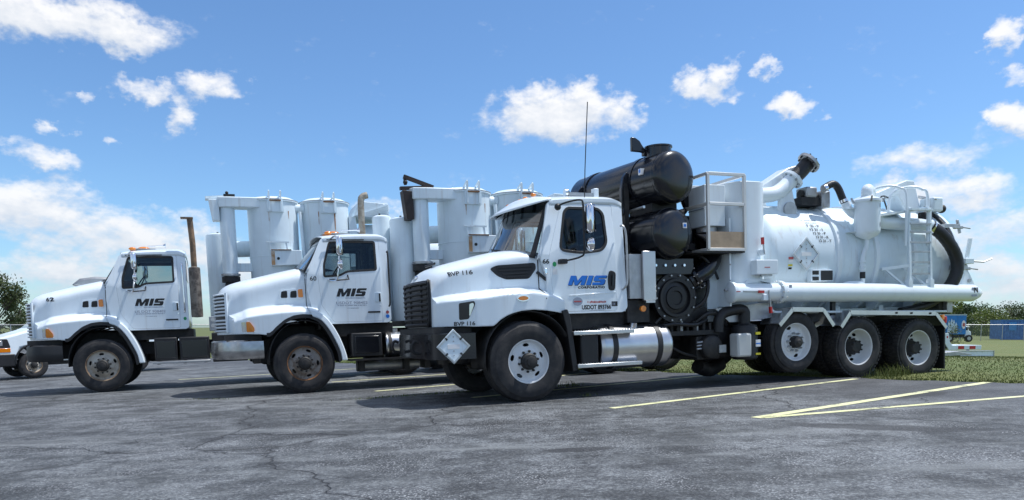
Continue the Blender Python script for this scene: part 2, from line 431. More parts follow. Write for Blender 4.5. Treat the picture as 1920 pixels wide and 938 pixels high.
def wheel_meshes(kind, Rr, w, rim, drive, disc_rust):
    key = (kind, Rr, w, rim.name, drive)
    if key in WCACHE: return WCACHE[key]
    if kind == 'steer':
        prof = [(.312,.012),(.306,.004),(.296,.006),(.288,.03),(.278,.055),(.262,.072),(.235,.07),(.2,.055),(.178,.036),(.165,.028),(.10,.028)]
        hub = [(.118,.03),(.115,-.03),(.10,-.045),(.095,-.075),(.07,-.08),(.065,-.095),(.04,-.1),(0,-.1)]; nr, ny = .143, .028; holes = (5,.232,.024,.042)
    elif kind == 'lift':
        prof = [(.312,.012),(.306,.004),(.296,.008),(.284,.05),(.272,.09),(.25,.10),(.19,.085),(.175,.06),(.10,.06)]
        hub = [(.10,.06),(.098,-.02),(.085,-.05),(.05,-.055),(.03,-.07),(0,-.07)]; nr, ny = .145, .06; holes = (2,.235,.025,.045)
    else:
        prof = [(.312,.012),(.306,.004),(.294,.008),(.286,.05),(.28,.13),(.268,.15),(.262,.17),(.235,.2),(.17,.215),(.10,.215)]
        hub = [(.14,.21),(.138,.15),(.115,.12),(.108,.05),(.09,.035),(0,.03)]; nr, ny = .155, .21; holes = (5,.222,.026,.04)
    wm = polar(prof, *holes).build('w', rim, None, ang=40, recalc=False); wme = wm.data; bpy.data.objects.remove(wm)
    # back of the wheel and brake drum behind the holes
    s = Rr-.305; t = B()
    pr = [(.300,.02),(.312,.0),(.33,-.006),(.36,-.014),(.40,-.02),(.305+s*.52,-.02),(.305+s*.74,-.008),(Rr-.05,.012),(Rr-.022,.022),(Rr-.004,.038)]
    if drive:
        pr[-3:] = [(Rr-.06,.006),(Rr-.03,.012),(Rr-.018,.03)]
    gro = []
    y = .04
    ng = 4
    for k in range(ng):
        yc = .04+(w-.08)*(k+1)/(ng+1)
        gro += [(Rr, yc-.011),(Rr-.014, yc-.008),(Rr-.014, yc+.008),(Rr, yc+.011)]
    if drive: gro = [(Rr-.018, .06), (Rr-.018, w-.06)]
    pr += gro+[(a, w-b_) for a, b_ in reversed(pr)]
    pr += [(.305, w-.03),(.305, .03),(.300,.02)]
    t.lathe(pr, (0,0,0), (0,1,0), 72, cap=False)
    if drive:
        for i in range(46):
            a = 2*math.pi*i/46
            for y0, y1, off in ((-.002,.1,0),(w-.1,w+.002,.5),(.108,w*.5-.004,.25),(w*.5+.004,w-.108,.75)):
                a0 = a+2*math.pi*off/46; da = 2*math.pi*.36/46; v = []
                for aa in (a0-da, a0+da):
                    for rr in (Rr-.03, Rr):
                        for yy in (y0, y1):
                            r2 = rr-.008*(yy < 0 or yy > w); v.append((r2*math.cos(aa), yy, r2*math.sin(aa)))
                t.add(v, [(0,1,3,2),(4,6,7,5),(0,4,5,1),(2,3,7,6),(0,2,6,4),(1,5,7,3)])
    tme = t.mesh('tyre', RUBBER, 32)
    h = B().lathe(hub, (0,0,0), (0,1,0), 24)
    if kind == 'dual':
        for i in range(8):
            a = i*math.pi/4; h.box(.1*math.cos(a)-.012, .1*math.cos(a)+.012, .02, .05, .1*math.sin(a)-.012, .1*math.sin(a)+.012)
    hme = h.mesh('hub', CHASSIS, 35)
    nt = B(); nut = B().lathe([(.019,0),(.019,.022),(.012,.04 if kind != 'lift' else .075),(0,.042 if kind != 'lift' else .078)], (0,0,0), (0,-1,0), 6).mesh('lug_nut', CHASSIS if kind != 'lift' else GALV, 30)
    spots = [(nr*math.cos(i*math.pi/5+.2), ny, nr*math.sin(i*math.pi/5+.2)) for i in range(10)]
    for i in range(10):
        a = i*math.pi/5+.2; x, z = nr*math.cos(a), nr*math.sin(a)
        nt.lathe([(.019,0),(.019,.022),(.012,.04 if kind != 'lift' else .075),(0,.042 if kind != 'lift' else .078)], (x, ny, z), (0,-1,0), 6)
    nme = nt.mesh('lug_nuts', CHASSIS if kind != 'lift' else GALV, 30)
    dr = B().lathe([(.20,.10),(.20,w*.9)] if kind != 'dual' else [(.21,.225),(.21,w*.95)], (0,0,0), (0,1,0), 32).mesh('brake_drum', CHASSIS)
    rr = None
    if disc_rust:
        rr = polar([(.316,.008),(.31,-.002),(.300,-.001),(.292,.012),(.286,.03)], 0, 1, 1, 1).build('w', disc_rust, None, recalc=False); rme = rr.data; bpy.data.objects.remove(rr); rr = rme
    WCACHE[key] = (wme, tme, hme, (nme, nut, spots), dr, rr); return WCACHE[key]
def wheel(parent, x, y, z, Rr=.535, w=.30, kind='steer', rim=RIMW, far=False, drive=False, rust=None, spin=0.):
    wme, tme, hme, nme, dme, rme = wheel_meshes(kind, Rr, w, rim, drive, rust)
    o = link('wheel', wme, parent, (x, y, z)); o.rotation_euler = (0, spin, math.pi if far else 0)
    link('tyre', tme, o); link('hub', hme, o); link('brake_drum', dme, o)
    if far: link('lug_nuts', nme[0], o)['kind'] = 'stuff'
    else:
        for p in nme[2]: link('lug_nut', nme[1], o, p)
    if rme: link('rust_ring', rme, o)
    return o

# ------------------------------------------------------------------ bonnet and cab builders
class Hood:
    def __init__(s, x, zt, yh, yo, zb, zc, sd=.16, curv=.1, bw=.2, xf=None):
        s.X = x; s.A = dict(zt=zt, yh=yh, yo=yo, zb=zb, zc=zc); s.sd = sd; s.curv = curv; s.bw = bw
        s.fine = np.linspace(x[0], x[-1], 160); s.C = {}
        for k, v in s.A.items():
            a = np.interp(s.fine, x, v)
            if k != 'zb':
                pad = np.pad(a, 9, mode='edge'); ker = np.hanning(19); a = np.convolve(pad, ker/ker.sum(), 'same')[9:-9]
            s.C[k] = a
    def g(s, k, x): return float(np.interp(x, s.fine, s.C[k]))
    def half(s, x, z):
        zt, yh, yo, zc = (s.g(k, x) for k in ('zt','yh','yo','zc')); zs = zt-s.sd
        base = yh
        if z > zs: base = yh*max(0., 1-((z-zs)/s.sd)**2.6)**(1/2.6)
        else: base = yh+.05*max(0, (zs-z))
        return base+(max(yo, base)-base)*sm(z, zc+s.bw/2, zc-s.bw/2)
    def hx(s, x, y):
        w = sm(x, s.X[0]+.62, s.X[0]); return x+s.curv*(min(abs(y), .8)/.8)**2*w
    def yfn(s, off=.004): return lambda x, z: -(s.half(x, z)+off+.004)
    def pt(s, x, z, sgn=-1, off=0.):
        y = sgn*(s.half(x, z)+off+.006); return (s.hx(x, y), y, z)
    def build(s, parent, m, name='hood'):
        b = B(); nx, n1, n2 = 120, 44, 16; rows = []
        for i in range(nx+1):
            x = s.X[0]+(s.X[-1]-s.X[0])*i/nx; zt, zb = s.g('zt', x), s.g('zb', x); zs = zt-s.sd; h = []
            for j in range(n1): z = zb+(zs-zb)*j/(n1-1); h.append((s.half(x, z), z))
            yh = s.half(x, zs)
            for j in range(1, n2+1):
                a = math.pi/2*j/n2; h.append((yh*math.cos(a)**(2/2.6) if j < n2 else 0., zs+s.sd*math.sin(a)**(2/2.6)))
            rows.append((x, h))
        m_ = len(rows[0][1]); v = []
        for x, h in rows:
            for y, z in h: v.append((s.hx(x, y), -y, z))
            for y, z in reversed(h[:-1]): v.append((s.hx(x, y), y, z))
        W = 2*m_-1; f = [(i*W+j, i*W+j+1, (i+1)*W+j+1, (i+1)*W+j) for i in range(nx) for j in range(W-1)]
        b.add(v, f)
        # front face
        x, h = rows[0]; k = 12; v = []
        for y, z in h:
            for q in range(k+1): yy = -y+2*y*q/k; v.append((s.hx(x, yy), yy, z))
        b.add(v, [(j*(k+1)+q, j*(k+1)+q+1, (j+1)*(k+1)+q+1, (j+1)*(k+1)+q) for j in range(m_-1) for q in range(k)])
        return b.build(name, m, parent, solid=.006, ang=45)
    def patch(s, poly, off, depth, sgn=-1):
        """solid patch draped over the side of the bonnet"""
        n = len(poly); b = B(); c = (sum(p[0] for p in poly)/n, sum(p[1] for p in poly)/n)
        lay = []
        for o in (off, off-depth):
            for k in (1., .66, .33):
                lay += [s.pt(c[0]+(p[0]-c[0])*k, c[1]+(p[1]-c[1])*k, sgn, o) for p in poly]
            lay.append(s.pt(c[0], c[1], sgn, o))
        f = []; h = 3*n+1
        for base in (0, h):
            for k in range(2): f += [(base+k*n+i, base+k*n+(i+1) % n, base+(k+1)*n+(i+1) % n, base+(k+1)*n+i) for i in range(n)]
            f += [(base+2*n+i, base+2*n+(i+1) % n, base+3*n) for i in range(n)]
        f += [(i, (i+1) % n, h+(i+1) % n, h+i) for i in range(n)]
        return b.add(lay, f)

def cab(t, S, paint=WHITE, far_door=True):
    """S: outlines in (x, z) of the near side; everything mirrored for the far side"""
    zb, Y = S['belt'], S['Y']
    th = lambda x, y, z: (x, y*(1-.12*max(0, z-zb)/.8), z)
    shell = B(); objs = {}
    O, Dr, Wn_ = S['side'], rounded(S['door'], .05), rounded(S['win'], S.get('wr', .09))
    for sgn in (-1, 1):
        y0, y1 = sgn*Y, sgn*(Y-.05)
        a, b_ = match(rounded(O, .04), Dr); shell.ring(a, b_, y0, y1)
    # back wall
    xr = S['xr']; zt = S['zt']; zl = S['zl']
    shell.grid(lambda u, v: (xr-.012, -(Y-.03)+2*(Y-.03)*u, zl+(zt-zl)*v), 8, 8)
    shell.warp(th)
    # roof, windscreen header to back edge
    xf0, xf1, zc, zs_ = S['xf0'], S['xf1'], S['zrc'], S['zrs']; Yr = th(0, Y, zt)[1]
    def roof(u, v):
        y = (v*2-1); e = abs(y)**3.2; xf = xf0+(xf1-xf0)*y*y; x = xf+(xr-xf)*u
        z = zs_+(zc-zs_)*(1-e)-.07*(1-u)**3*(1-.3*e)-.05*max(0, (u-.86)/.14)**2
        return (x, y*(Yr+.012), z)
    shell.grid(roof, 22, 24)
    k0 = len(shell.v)
    shell.grid(lambda u, v: (lambda p: (p[0], p[1], p[2]-.07*v))(roof(u, 0)), 22, 2); shell.grid(lambda u, v: (lambda p: (p[0], p[1], p[2]-.07*v))(roof(u, 1)), 22, 2)
    shell.grid(lambda u, v: (lambda p: (p[0], p[1], p[2]-.09*v))(roof(1, u)), 24, 2)
    objs['shell'] = shell.build('cab_shell', paint, t, solid=.012, ang=40)
    # windscreen
    xb0, xb1, zb0, zb1, Yb = S['wb']      # bottom centre x, corner x, centre z, corner z, half width
    xt0, xt1, zt0, zt1, Yt = S['wtop']
    def ws(u, v, off=0., g_=1.):
        y = (u*2-1)*g_; v = .5+(v-.5)*g_; e = y*y
        A = Vector((xb0+(xb1-xb0)*e, y*Yb, zb0+(zb1-zb0)*e)); C = Vector((xt0+(xt1-xt0)*e, y*Yt, zt0+(zt1-zt0)*e))
        p = A.lerp(C, v); return (p.x-off*.85, p.y*(1+off*.3), p.z+off*.4)
    wso = B().grid(lambda u, v: ws(u, v), 24, 8).build('windscreen', GLASSW, t, recalc=False)
    B().grid(lambda u, v: ws(u, .80+.2*v, .004), 24, 3).build('tint_band', glass('tint_band_glass', (.10,.13,.13), 1.2), wso, recalc=False)
    # black surround: strip between slightly larger and smaller outlines
    b = B(); N_ = 24
    edge = [(i/N_, 0) for i in range(N_)]+[(1, i/8) for i in range(8)]+[(1-i/N_, 1) for i in range(N_)]+[(0, 1-i/8) for i in range(8)]
    v = [ws(u, w_, .006, 1.0) for u, w_ in edge]+[ws(u, w_, .010, .93) for u, w_ in edge]; n = len(edge)
    b.add(v, [(i, (i+1) % n, n+(i+1) % n, n+i) for i in range(n)]); b.build('windscreen_gasket', GASKET, wso, solid=.01)
    # pillar trim joining glass to side
    for sgn in (0, 1):
        b = B()
        def pil(u, v, sgn=sgn):
            a = Vector(ws(sgn, v, -.004, 1.03)); s_ = -1 if sgn == 0 else 1
            q0 = Vector((S['ap'][0][0], s_*Y, S['ap'][0][1])); q1 = Vector((S['ap'][1][0], s_*Yr*1.0, S['ap'][1][1])); q = q0.lerp(q1, v)
            q = Vector(th(q.x, s_*Y, q.z)); return tuple(a.lerp(q, u))
        b.grid(pil, 3, 8).build('windscreen_pillar', paint, t, solid=.02)
    # wipers
    for y0 in (-.55, .25):
        u0 = (y0/Yb+1)/2; u1 = ((y0+.55)/Yb+1)/2
        w_ = B().tube([ws(u0, .0, .03), ws((u0+u1)/2, .05, .03), ws(u1, .09, .025)], .011, 6); w_.build('wiper', BLACKP, t)
    # doors
    for sgn in (-1, 1):
        y0, y1 = sgn*(Y+.004), sgn*(Y-.04)
        d_in = inset(Dr, .007); a, b_ = match(d_in, Wn_)
        d = B().ring(a, b_, y0, y1).warp(th).build('door', paint, t, bevel=.004, ang=30)
        # dark door seal behind the gap
        B().ring(*match(inset(Dr, -.012), inset(Dr, .03)), sgn*(Y-.022), sgn*(Y-.045)).warp(th).build('door_seal', GASKET, d)
        a, b_ = match(inset(Wn_, -.004), inset(Wn_, .035)); B().ring(a, b_, sgn*(Y+.008), sgn*(Y-.03)).warp(th).build('window_gasket', GASKET, d, bevel=.003)
        gl = inset(Wn_, .02); bb = B(); bb.add([(x, sgn*(Y-.012), z) for x, z in gl], [tuple(range(len(gl)))]); bb.warp(th).build('side_window', S['glass'] if sgn < 0 else GLASSW, d, recalc=False)
        objs['door' if sgn < 0 else 'door_far'] = d
    # rear window (small) in the back wall and interior
    B().box(xr-.03, xr+.004, -.45, .45, zb+.12, zb+.55).build('rear_window', GLASSD, t)
    i0 = S['wb'][0]
    B().box(i0+.30, i0+.62, -.80, .80, zb-.35, S['wb'][3]-.06).build('dashboard', DASH, t, bevel=.03)
    B().grid(lambda u, v: (lambda p: (p[0]+.03+.5*v, p[1]*(.93-.05*v), p[2]+.0+.02*v))(ws(u, 0)), 16, 4).build('cowl', DASH, t, solid=.01)
    for ys in (-.5, .5):
        s_ = B().box(xr-.75, xr-.25, ys-.25, ys+.25, zb-.45, zb-.28)
        s_.prism([(xr-.33, zb-.35), (xr-.2, zb-.35), (xr-.1, zb+.28), (xr-.2, zb+.3)], ys-.24, ys+.24)
        s_.prism([(xr-.19, zb+.33), (xr-.12, zb+.33), (xr-.09, zb+.52), (xr-.16, zb+.52)], ys-.13, ys+.13)
        s_.build('seat', SEAT, t, bevel=.04)
    c = Vector((i0+.68, -.5, zb+.02)); pts = []
    for i in range(21):
        a = 2*math.pi*i/20; pts.append(c+Vector((.12*math.sin(a), .22*math.cos(a), .19*math.sin(a))))
    sw = B().tube(pts, .014, 6); sw.tube([c+Vector((0,.2,0)), c+Vector((0,-.2,0))], .012, 6); sw.tube([c, c+Vector((-.25, 0, -.25))], .02, 6)
    sw.build('steering_wheel', BLACKP, t)
    B().box(i0+.5, xr-.02, -Y+.06, Y-.06, zl-.02, zl+.04).build('cab_floor', CHASSIS, t)
    B().box(S['xfw'], S['xfw']+.04, -Y+.08, Y-.08, zl-.1, zb-.05).build('firewall', CHASSIS, t)
    return objs

def arc_strip(path, prof):
    """sweep a (outward offset, z) profile along a plan path (x, y)"""
    P = [Vector(p) for p in path]; b = B(); v = []; m = len(prof)
    for i, p in enumerate(P):
        d = (P[min(i+1, len(P)-1)]-P[max(i-1, 0)]).normalized(); n = Vector((d.y, -d.x))
        for o, z in prof: v.append((p.x+n.x*o, p.y+n.y*o, z))
    f = [(i*m+j, i*m+(j+1) % m, (i+1)*m+(j+1) % m, (i+1)*m+j) for i in range(len(P)-1) for j in range(m)]
    f += [tuple(range(m)), tuple((len(P)-1)*m+j for j in reversed(range(m)))]
    return b.add(v, f)
def mirror_path(half): return half+[(x, -y) for x, y in reversed(half[:-1])]
def smooth2(pts, k=5): return [(p.x, p.y) for p in catmull([(a, b, 0) for a, b in pts], k)]

def chassis(t, x0, x1, z=.95, rear_axles=()):
    for s in (-1, 1):
        B().box(x0, x1, s*.43-.04, s*.43+.04, z-.26, z).build('frame_rail', CHASSIS, t)
    b = B()
    for i in range(6): x = x0+.3+(x1-x0-.6)*i/5; b.box(x-.04, x+.04, -.40, .40, z-.22, z-.05)
    b.build('cross_members', CHASSIS, t)
    b = B().cyl((0,-.85,.5), (0,.85,.5), .06); b.box(-.07,.07,-.75,.75,.42,.52)
    for s in (-1, 1): b.box(-.62,.62, s*.43-.045, s*.43+.045, .56, .62); b.cyl((.25, s*.35, .5), (.25, s*.35, .9), .04)
    b.build('front_axle', CHASSIS, t)
    b = B().box(-.7, .75, -.38, .38, .52, 1.25); b.box(.75, 1.7, -.22, .22, .55, .95); b.build('engine_block', CHASSIS, t, bevel=.05)
    b = B().cyl((1.7,0,.75), (x1-2.5,0,.58), .06); b.build('drive_shaft', CHASSIS, t)
    for xa, za in rear_axles:
        b = B().cyl((xa,-.95,za), (xa,.95,za), .085); b.ball((xa,0,za), .26,.22,.26); b.build('drive_axle', CHASSIS, t)

def mirror_set(t, x, z1, z0, y, arm, head='chrome', tall=.42, sgn=-1):
    """west-coast mirror on a bent arm"""
    b = B().tube([(p[0], sgn*p[1], p[2]) for p in arm], .014, 8, 5); a = b.build('mirror_arm', BLACKP if head == 'chrome_black' else CHROME, t)
    hd = B()
    hd.box(x-.055, x+.055, sgn*y-.095, sgn*y+.095, z0+.27, z1)
    h = hd.build('mirror_head', CHROME, a, bevel=.05)
    B().add([(x+.062, sgn*y-.08, z0+.29), (x+.062, sgn*y+.08, z0+.29), (x+.062, sgn*y+.08, z1-.02), (x+.062, sgn*y-.08, z1-.02)], [(0,1,2,3)]).build('mirror_glass', CHROME, a)
    c = B().lathe([(.10,0),(.098,-.02),(.085,-.05),(.05,-.075),(0,-.085)], (x+.03, sgn*y, z0+.12), (1,0,0), 20); c.build('convex_mirror', CHROME, a)
    return a

# ------------------------------------------------------------------ the new vacuum tanker with blue logo
def truck_matrix(x, y, half, s=1., dh=0.):
    h = HEAD+dh; v = Vector((-math.sin(h), math.cos(h), 0))*half*s
    return LOT @ Matrix.Translation((x+v.x, y+v.y, 0)) @ Matrix.Rotation(h, 4, 'Z') @ Matrix.Scale(s, 4)

def tanker():
    t = thing('vacuum_truck', 'white vacuum tanker truck with blue logo, black cylinders and tank with ladder', 'truck', truck_matrix(.2478, 10.2462, 1.22))
    chassis(t, -.95, 8.5, 1.0, ((6.05,.5),(7.43,.48)))
    # wheels
    for far in (False, True):
        s = 1 if far else -1
        wheel(t, 0, s*1.22, .562, .565, .40, 'steer', RIMW, far)
        wheel(t, 4.75, s*1.17, .64, .50, .28, 'lift', RIMW, far, spin=2.2)
        for x, z, sp in ((6.05,.505,.5),(7.43,.43,.3)):
            wheel(t, x, s*1.21, z, .52, .29, 'dual', RIMW, far, True, spin=sp)
            tme = WCACHE[('dual',.52,.29,RIMW.name,True)][1]; o = link('inner_tyre', tme, t, (x, s*(1.21-.33), z), math.pi if far else 0)
    B().cyl((4.75,-.95,.64),(4.75,.95,.64),.07).build('lift_axle', CHASSIS, t)
    # bonnet
    X =  [-1.30,-1.22,-1.10,-.95,-.75,-.5,-.47,-.4,-.3,-.2,-.08,.1,.3,.46,.60]
    zt = [1.70,1.84,1.92,1.97,2.02,2.08,2.09,2.11,2.13,2.15,2.17,2.19,2.17,2.12,2.06]
    yh = [.70,.73,.76,.78,.81,.84,.845,.85,.86,.88,.89,.91,.94,.96,.97]
    yo = [.82,.93,1.04,1.12,1.18,1.205,1.21,1.215,1.22,1.22,1.22,1.22,1.21,1.19,1.15]
    zb = [1.08,1.08,1.08,1.08,1.07,1.07,1.09,1.15,1.205,1.24,1.265,1.275,1.26,1.235,1.21]
    zc = [1.44,1.455,1.465,1.475,1.49,1.515,1.52,1.53,1.54,1.545,1.55,1.55,1.53,1.48,1.42]
    H = Hood(X, zt, yh, yo, zb, zc, .22, .12, .11)
    hood = H.build(t, WHITE)
    # hood-to-cowl seam, side vents, lamps, lettering
    for s in (-1, 1):
        B().tube([H.pt(.30, z, s, .0) for z in np.linspace(1.42, 2.06, 9)], .007, 5).build('panel_gap', GASKET, hood)
        vent = rounded([(-.40,1.87),(-.30,1.915),(.26,1.945),(.27,1.86),(.16,1.72),(-.18,1.715),(-.30,1.77)], .04)
        vo = H.patch(vent, .006, .02, s).build('side_vent', BLACKP, hood)
        H.patch([(p[0]*.98, 1.83+(p[1]-1.83)*.96) for p in vent], .016, .02, s)
        for z0, xa, xb in ((1.885,-.30,.22),(1.84,-.28,.20),(1.79,-.22,.17),(1.75,-.16,.14)):
            B().bar(H.pt(xa, z0, s, .012), H.pt(xb, z0+.015, s, .012), .02, .022).build('vent_slat', BLACKP, vo)
        hl = rounded([(-1.01,1.39),(-.76,1.415),(-.745,1.37),(-.86,1.175),(-1.015,1.165)], .025)
        ho = H.patch(hl, .006, .03, s).build('headlight', LIQ, hood)
        c = H.pt(-.86, 1.30, s, .0)
        H.patch(rounded([(-.84,1.375),(-.785,1.39),(-.768,1.365),(-.835,1.22),(-.85,1.22)], .015), .016, .02, s).build('lamp_lens', LENS, ho)
        tl = H.patch(resample([(-.06+.075*math.cos(a), 1.435+.03*math.sin(a)) for a in np.linspace(0, 2*math.pi, 16, endpoint=False)], 16), .022, .03, s); to = tl.build('turn_signal', AMBER, hood)
        H.patch([(-.06+.092*math.cos(a), 1.435+.044*math.sin(a)) for a in np.linspace(0, 2*math.pi, 16, endpoint=False)], .010, .02, s).build('lamp_bezel', CHROME, to)
        B().bar(H.pt(.27, 1.815, s, .02), H.pt(.50, 1.62, s, .02), .025, .045).build('hood_latch', BLACKP, hood, bevel=.01)
    lettering(hood, 'BVP 116', -1.04, 1.775, .085, lambda x, z: -(H.half(x, z)+.015), INK, .0012, width=.40, rot=.06, xfn=H.hx)
    lettering(hood, 'BVP 116', -1.10, 1.09, .075, lambda x, z: -(H.half(x, z)+.015), INK, .0012, width=.34, xfn=H.hx)
    # grille set in the front face: black surround and bars
    def front(y, z, off): return (H.hx(H.X[0], y)-off, y, z)
    gy = lambda z: .66+.03*(z-1.1)
    gr = B().grid(lambda u, v: front((u*2-1)*(gy(1.1+.62*v)+.02), 1.085+.65*v, .016), 16, 6).build('grille', BLACKP, t, solid=.02)
    for k in range(9):
        z = 1.12+.072*k
        B().tube([front(y*gy(z), z, .045) for y in np.linspace(-1, 1, 17)], .020, 6).build('grille_bar', BLACKP, gr)
    for y in (-.45, 0, .45):
        B().tube([front(y, z, .034) for z in (1.1, 1.4, 1.72)], .014, 6).build('grille_upright', BLACKP, gr)
    for sgn in (-1, 1):
        b = B().grid(lambda u, v: front(sgn*(gy(1.1+.65*v)-.0+.012*u), 1.085+.66*v, .02+.03*u), 1, 6); b.build('grille_edge', BLACKP, gr, solid=.015)
    B().ball((-1.235, 0, 1.80), .03, .12, .045).build('bonnet_badge', CHROME, hood)
    B().tube([(-1.02,.25,2.0),(-.95,0,2.015),(-1.02,-.25,2.0)], .018, 6).build('bonnet_deflector', BLACKP, hood)
    # bumper with tow hooks and hazard placard holder
    path = smooth2([(-.76,-1.20),(-1.0,-1.205),(-1.18,-1.18),(-1.29,-1.05),(-1.34,-.6),(-1.36,0)], 5)
    bp = arc_strip(list(reversed(mirror_path(path))), [(0,.64),(0,.985),(-.05,1.0),(-.09,.985),(-.09,.64)]).build('bumper', BLACKG, t, ang=40)
    B().box(-1.28,-.75,-1.0,1.0,.985,1.07).build('bumper_filler', CHASSIS, t)
    for y in (-.62,.62):
        b = B().tube([(-1.38,y,.72),(-1.47,y,.74),(-1.5,y,.82),(-1.46,y,.89),(-1.4,y,.87)], .022, 8, 4); b.build('tow_hook', CHASSIS, bp)
    def placard(xc, zc, hd, y, parent):
        p = B().prism([(xc-hd,zc),(xc,zc-hd),(xc+hd,zc),(xc,zc+hd)], y, y+.012).build('placard', WHITE2, parent, bevel=.004)
        q = hd*.8; e = [(xc-hd*.97,zc),(xc,zc-hd*.97),(xc+hd*.97,zc),(xc,zc+hd*.97)]; i_ = [(xc-q*1.03,zc),(xc,zc-q*1.03),(xc+q*1.03,zc),(xc,zc+q*1.03)]
        B().ring(e, i_, y, y-.014).build('placard_rim', ALU, p, bevel=.003)
        B().box(xc-hd*.36, xc+hd*.36, y-.006, y, zc-.03, zc+.03).build('placard_flap', WHITEV, p)
        for a, c in ((-.42,.42),(.42,.42),(-.42,-.42),(.42,-.42)):
            B().bar((xc+a*hd*.9, y-.008, zc+c*hd*.9), (xc+a*hd*1.18, y-.008, zc+c*hd*1.18), .012, .025).build('placard_clip', CHASSIS, p)
        for dz in (-.5,-.25,.3,.55): B().cyl((xc, y-.008, zc+dz*hd), (xc, y, zc+dz*hd), .009, n=6).build('rivet', GALV, p)
        return p
    placard(-1.085, .815, .235, -1.235, t)
    # cab
    S = dict(belt=2.06, Y=1.03, zl=1.22, zt=2.84, xr=1.69, glass=GLASSD, wr=.11,
        side=[(.40,1.40),(.60,1.215),(1.62,1.215),(1.69,1.27),(1.69,2.84),(.60,2.84),(.50,2.80),(.30,2.05),(.40,1.75)],
        door=[(.475,1.52),(.64,1.235),(1.525,1.235),(1.525,2.80),(.73,2.80),(.68,2.76),(.43,2.03),(.455,1.7)],
        win=[(.60,2.10),(.97,2.06),(1.30,2.10),(1.40,2.22),(1.385,2.66),(1.30,2.745),(.80,2.745),(.725,2.68)],
        xf0=.30, xf1=.52, zrc=2.985, zrs=2.87, wb=(-.06,.24,2.15,2.0,.985), wtop=(.34,.53,2.88,2.80,.89), ap=((.31,2.02),(.56,2.84)), xfw=.42)
    o = cab(t, S)
    door = o['door']; yd = lambda x, z: -(1.03+.0075)*(1-.12*max(0, z-2.06)/.8)
    logo(door, .72, 1.615, .135, .64, yd, BLUE, True)
    lettering(door, 'CORPORATIO', .88, 1.565, .045, yd, INK, .0025, width=.44, spacing=1.2)
    lettering(door, 'USDOT 893766', .935, 1.265, .085, yd, INK, .003, width=.48)
    fine_print(door, 1.03, 1.352, .030, .30, yd, REDV); fine_print(door, 1.06, 1.245, .012, .26, yd, GREYV)
    decal(door, 'oval_badge', GREYV, .79, .95, 1.32, 1.44, yd, oval=True)
    decal(door, 'oval_badge_band', REDV, .81, .93, 1.37, 1.39, lambda x, z: yd(x, z)-.001)
    decal(door, 'model_badge', INK, 1.425, 1.595-.07, 1.30, 1.37, yd); lettering(door, '114', 1.43, 1.312, .06, lambda x, z: yd(x, z)-.001, GREYV, .001, width=.055)
    decal(door, 'green_sticker', GREENV, .49, .55, 1.88, 1.95, yd, oval=True); decal(door, 'paper_sticker', WHITEV, .49, .56, 1.77, 1.85, yd)
    b = B().prism(rounded([(1.385,1.53),(1.49,1.53),(1.51,1.80),(1.40,1.83),(1.37,1.7)], .05), -1.045, -1.02).build('door_handle', BLACKP, door, bevel=.008)
    B().bar((1.44,-1.05,1.60), (1.45,-1.05,1.76), .02, .03).build('handle_grip', BLACKG, b)
    B().prism([(.74,1.475),(1.50,1.515),(1.50,1.495),(.74,1.46)], -1.04, -1.03).build('door_crease', WHITE, door, bevel=.004)
    lettering(o['shell'], '66', .335, 1.925, .085, lambda x, z: -1.036, INK, .003, width=.105)
    B().box(.355,.405,-1.05,-1.03,1.78,1.86).build('side_marker', CHROME, t, bevel=.008)
    gb = B().tube([(1.61,-1.03,2.47),(1.62,-1.10,2.45),(1.66,-1.10,2.3),(1.665,-1.10,1.7),(1.63,-1.10,1.58),(1.62,-1.03,1.54)], .016, 8, 3).build('grab_handle', GALV, t)
    B().grid(lambda u, v: (.0+.34*v+(.50-.26*v)*(u*2-1)**2, (u*2-1)*.93*(1-.03*v), 2.725+.215*v+.11*(1-v)*(u*2-1)**2-.085*v*(u*2-1)**4), 20, 5).build('sun_visor', WHITE, t, solid=.02)
    for y in (-.6,-.3,0,.3,.6): B().bar((.10+.45*(y/.94)**2, y, 2.765+.08*(y/.94)**2), (.30+.32*(y/.94)**2, y, 2.885), .06, .012).build('visor_slot', GASKET, t)
    for y in (-.5,-.2,0,.2,.5): B().ball((.46, y, 2.975), .045, .04, .025).build('clearance_lamp', AMBER, t)
    for s in (-1, 1):
        mirror_set(t, .96, 2.74, 2.05, 1.28, [(.60,1.0,2.72),(.66,1.12,2.76),(.84,1.24,2.79),(.88,1.27,2.72),(.88,1.27,2.4),(.88,1.27,2.08),(.84,1.23,2.0),(.66,1.12,1.955),(.60,1.05,1.95)], 'chrome_black', sgn=s)
        B().box(.56,.68, s*1.10-.05, s*1.10+.05, 1.91, 1.98).build('mirror_bracket', BLACKP, t, bevel=.015)
        B().ball((.60, s*1.03, 2.72), .05, .04, .05).build('mirror_mount', BLACKP, t)
    B().tube([(1.12,-.86,2.9),(1.14,-.86,3.3),(1.20,-.88,4.26)], .007, 6).build('antenna', BLACKP, t)
    lamp = B().lathe([(.055,0),(.055,.04),(.03,.07),(0,.075)], (.95,-.55,3.02), (1,0,0), 16); lamp.cyl((.97,-.55,2.9),(.97,-.55,3.0),.012); lamp.build('work_lamp', CHROME, t)
    B().box(1.0,1.5,-.58,-.52,2.97,3.02).build('roof_bracket', GALV, t); B().box(1.42,1.5,-.6,-.5,2.93,3.09).build('roof_horn', WHITE, t, bevel=.01)
    B().box(.62,1.72,-.88,.88,.98,1.21).build('under_cab_filler', CHASSIS, t)  # dark filler added to close off the bright gap under the cab
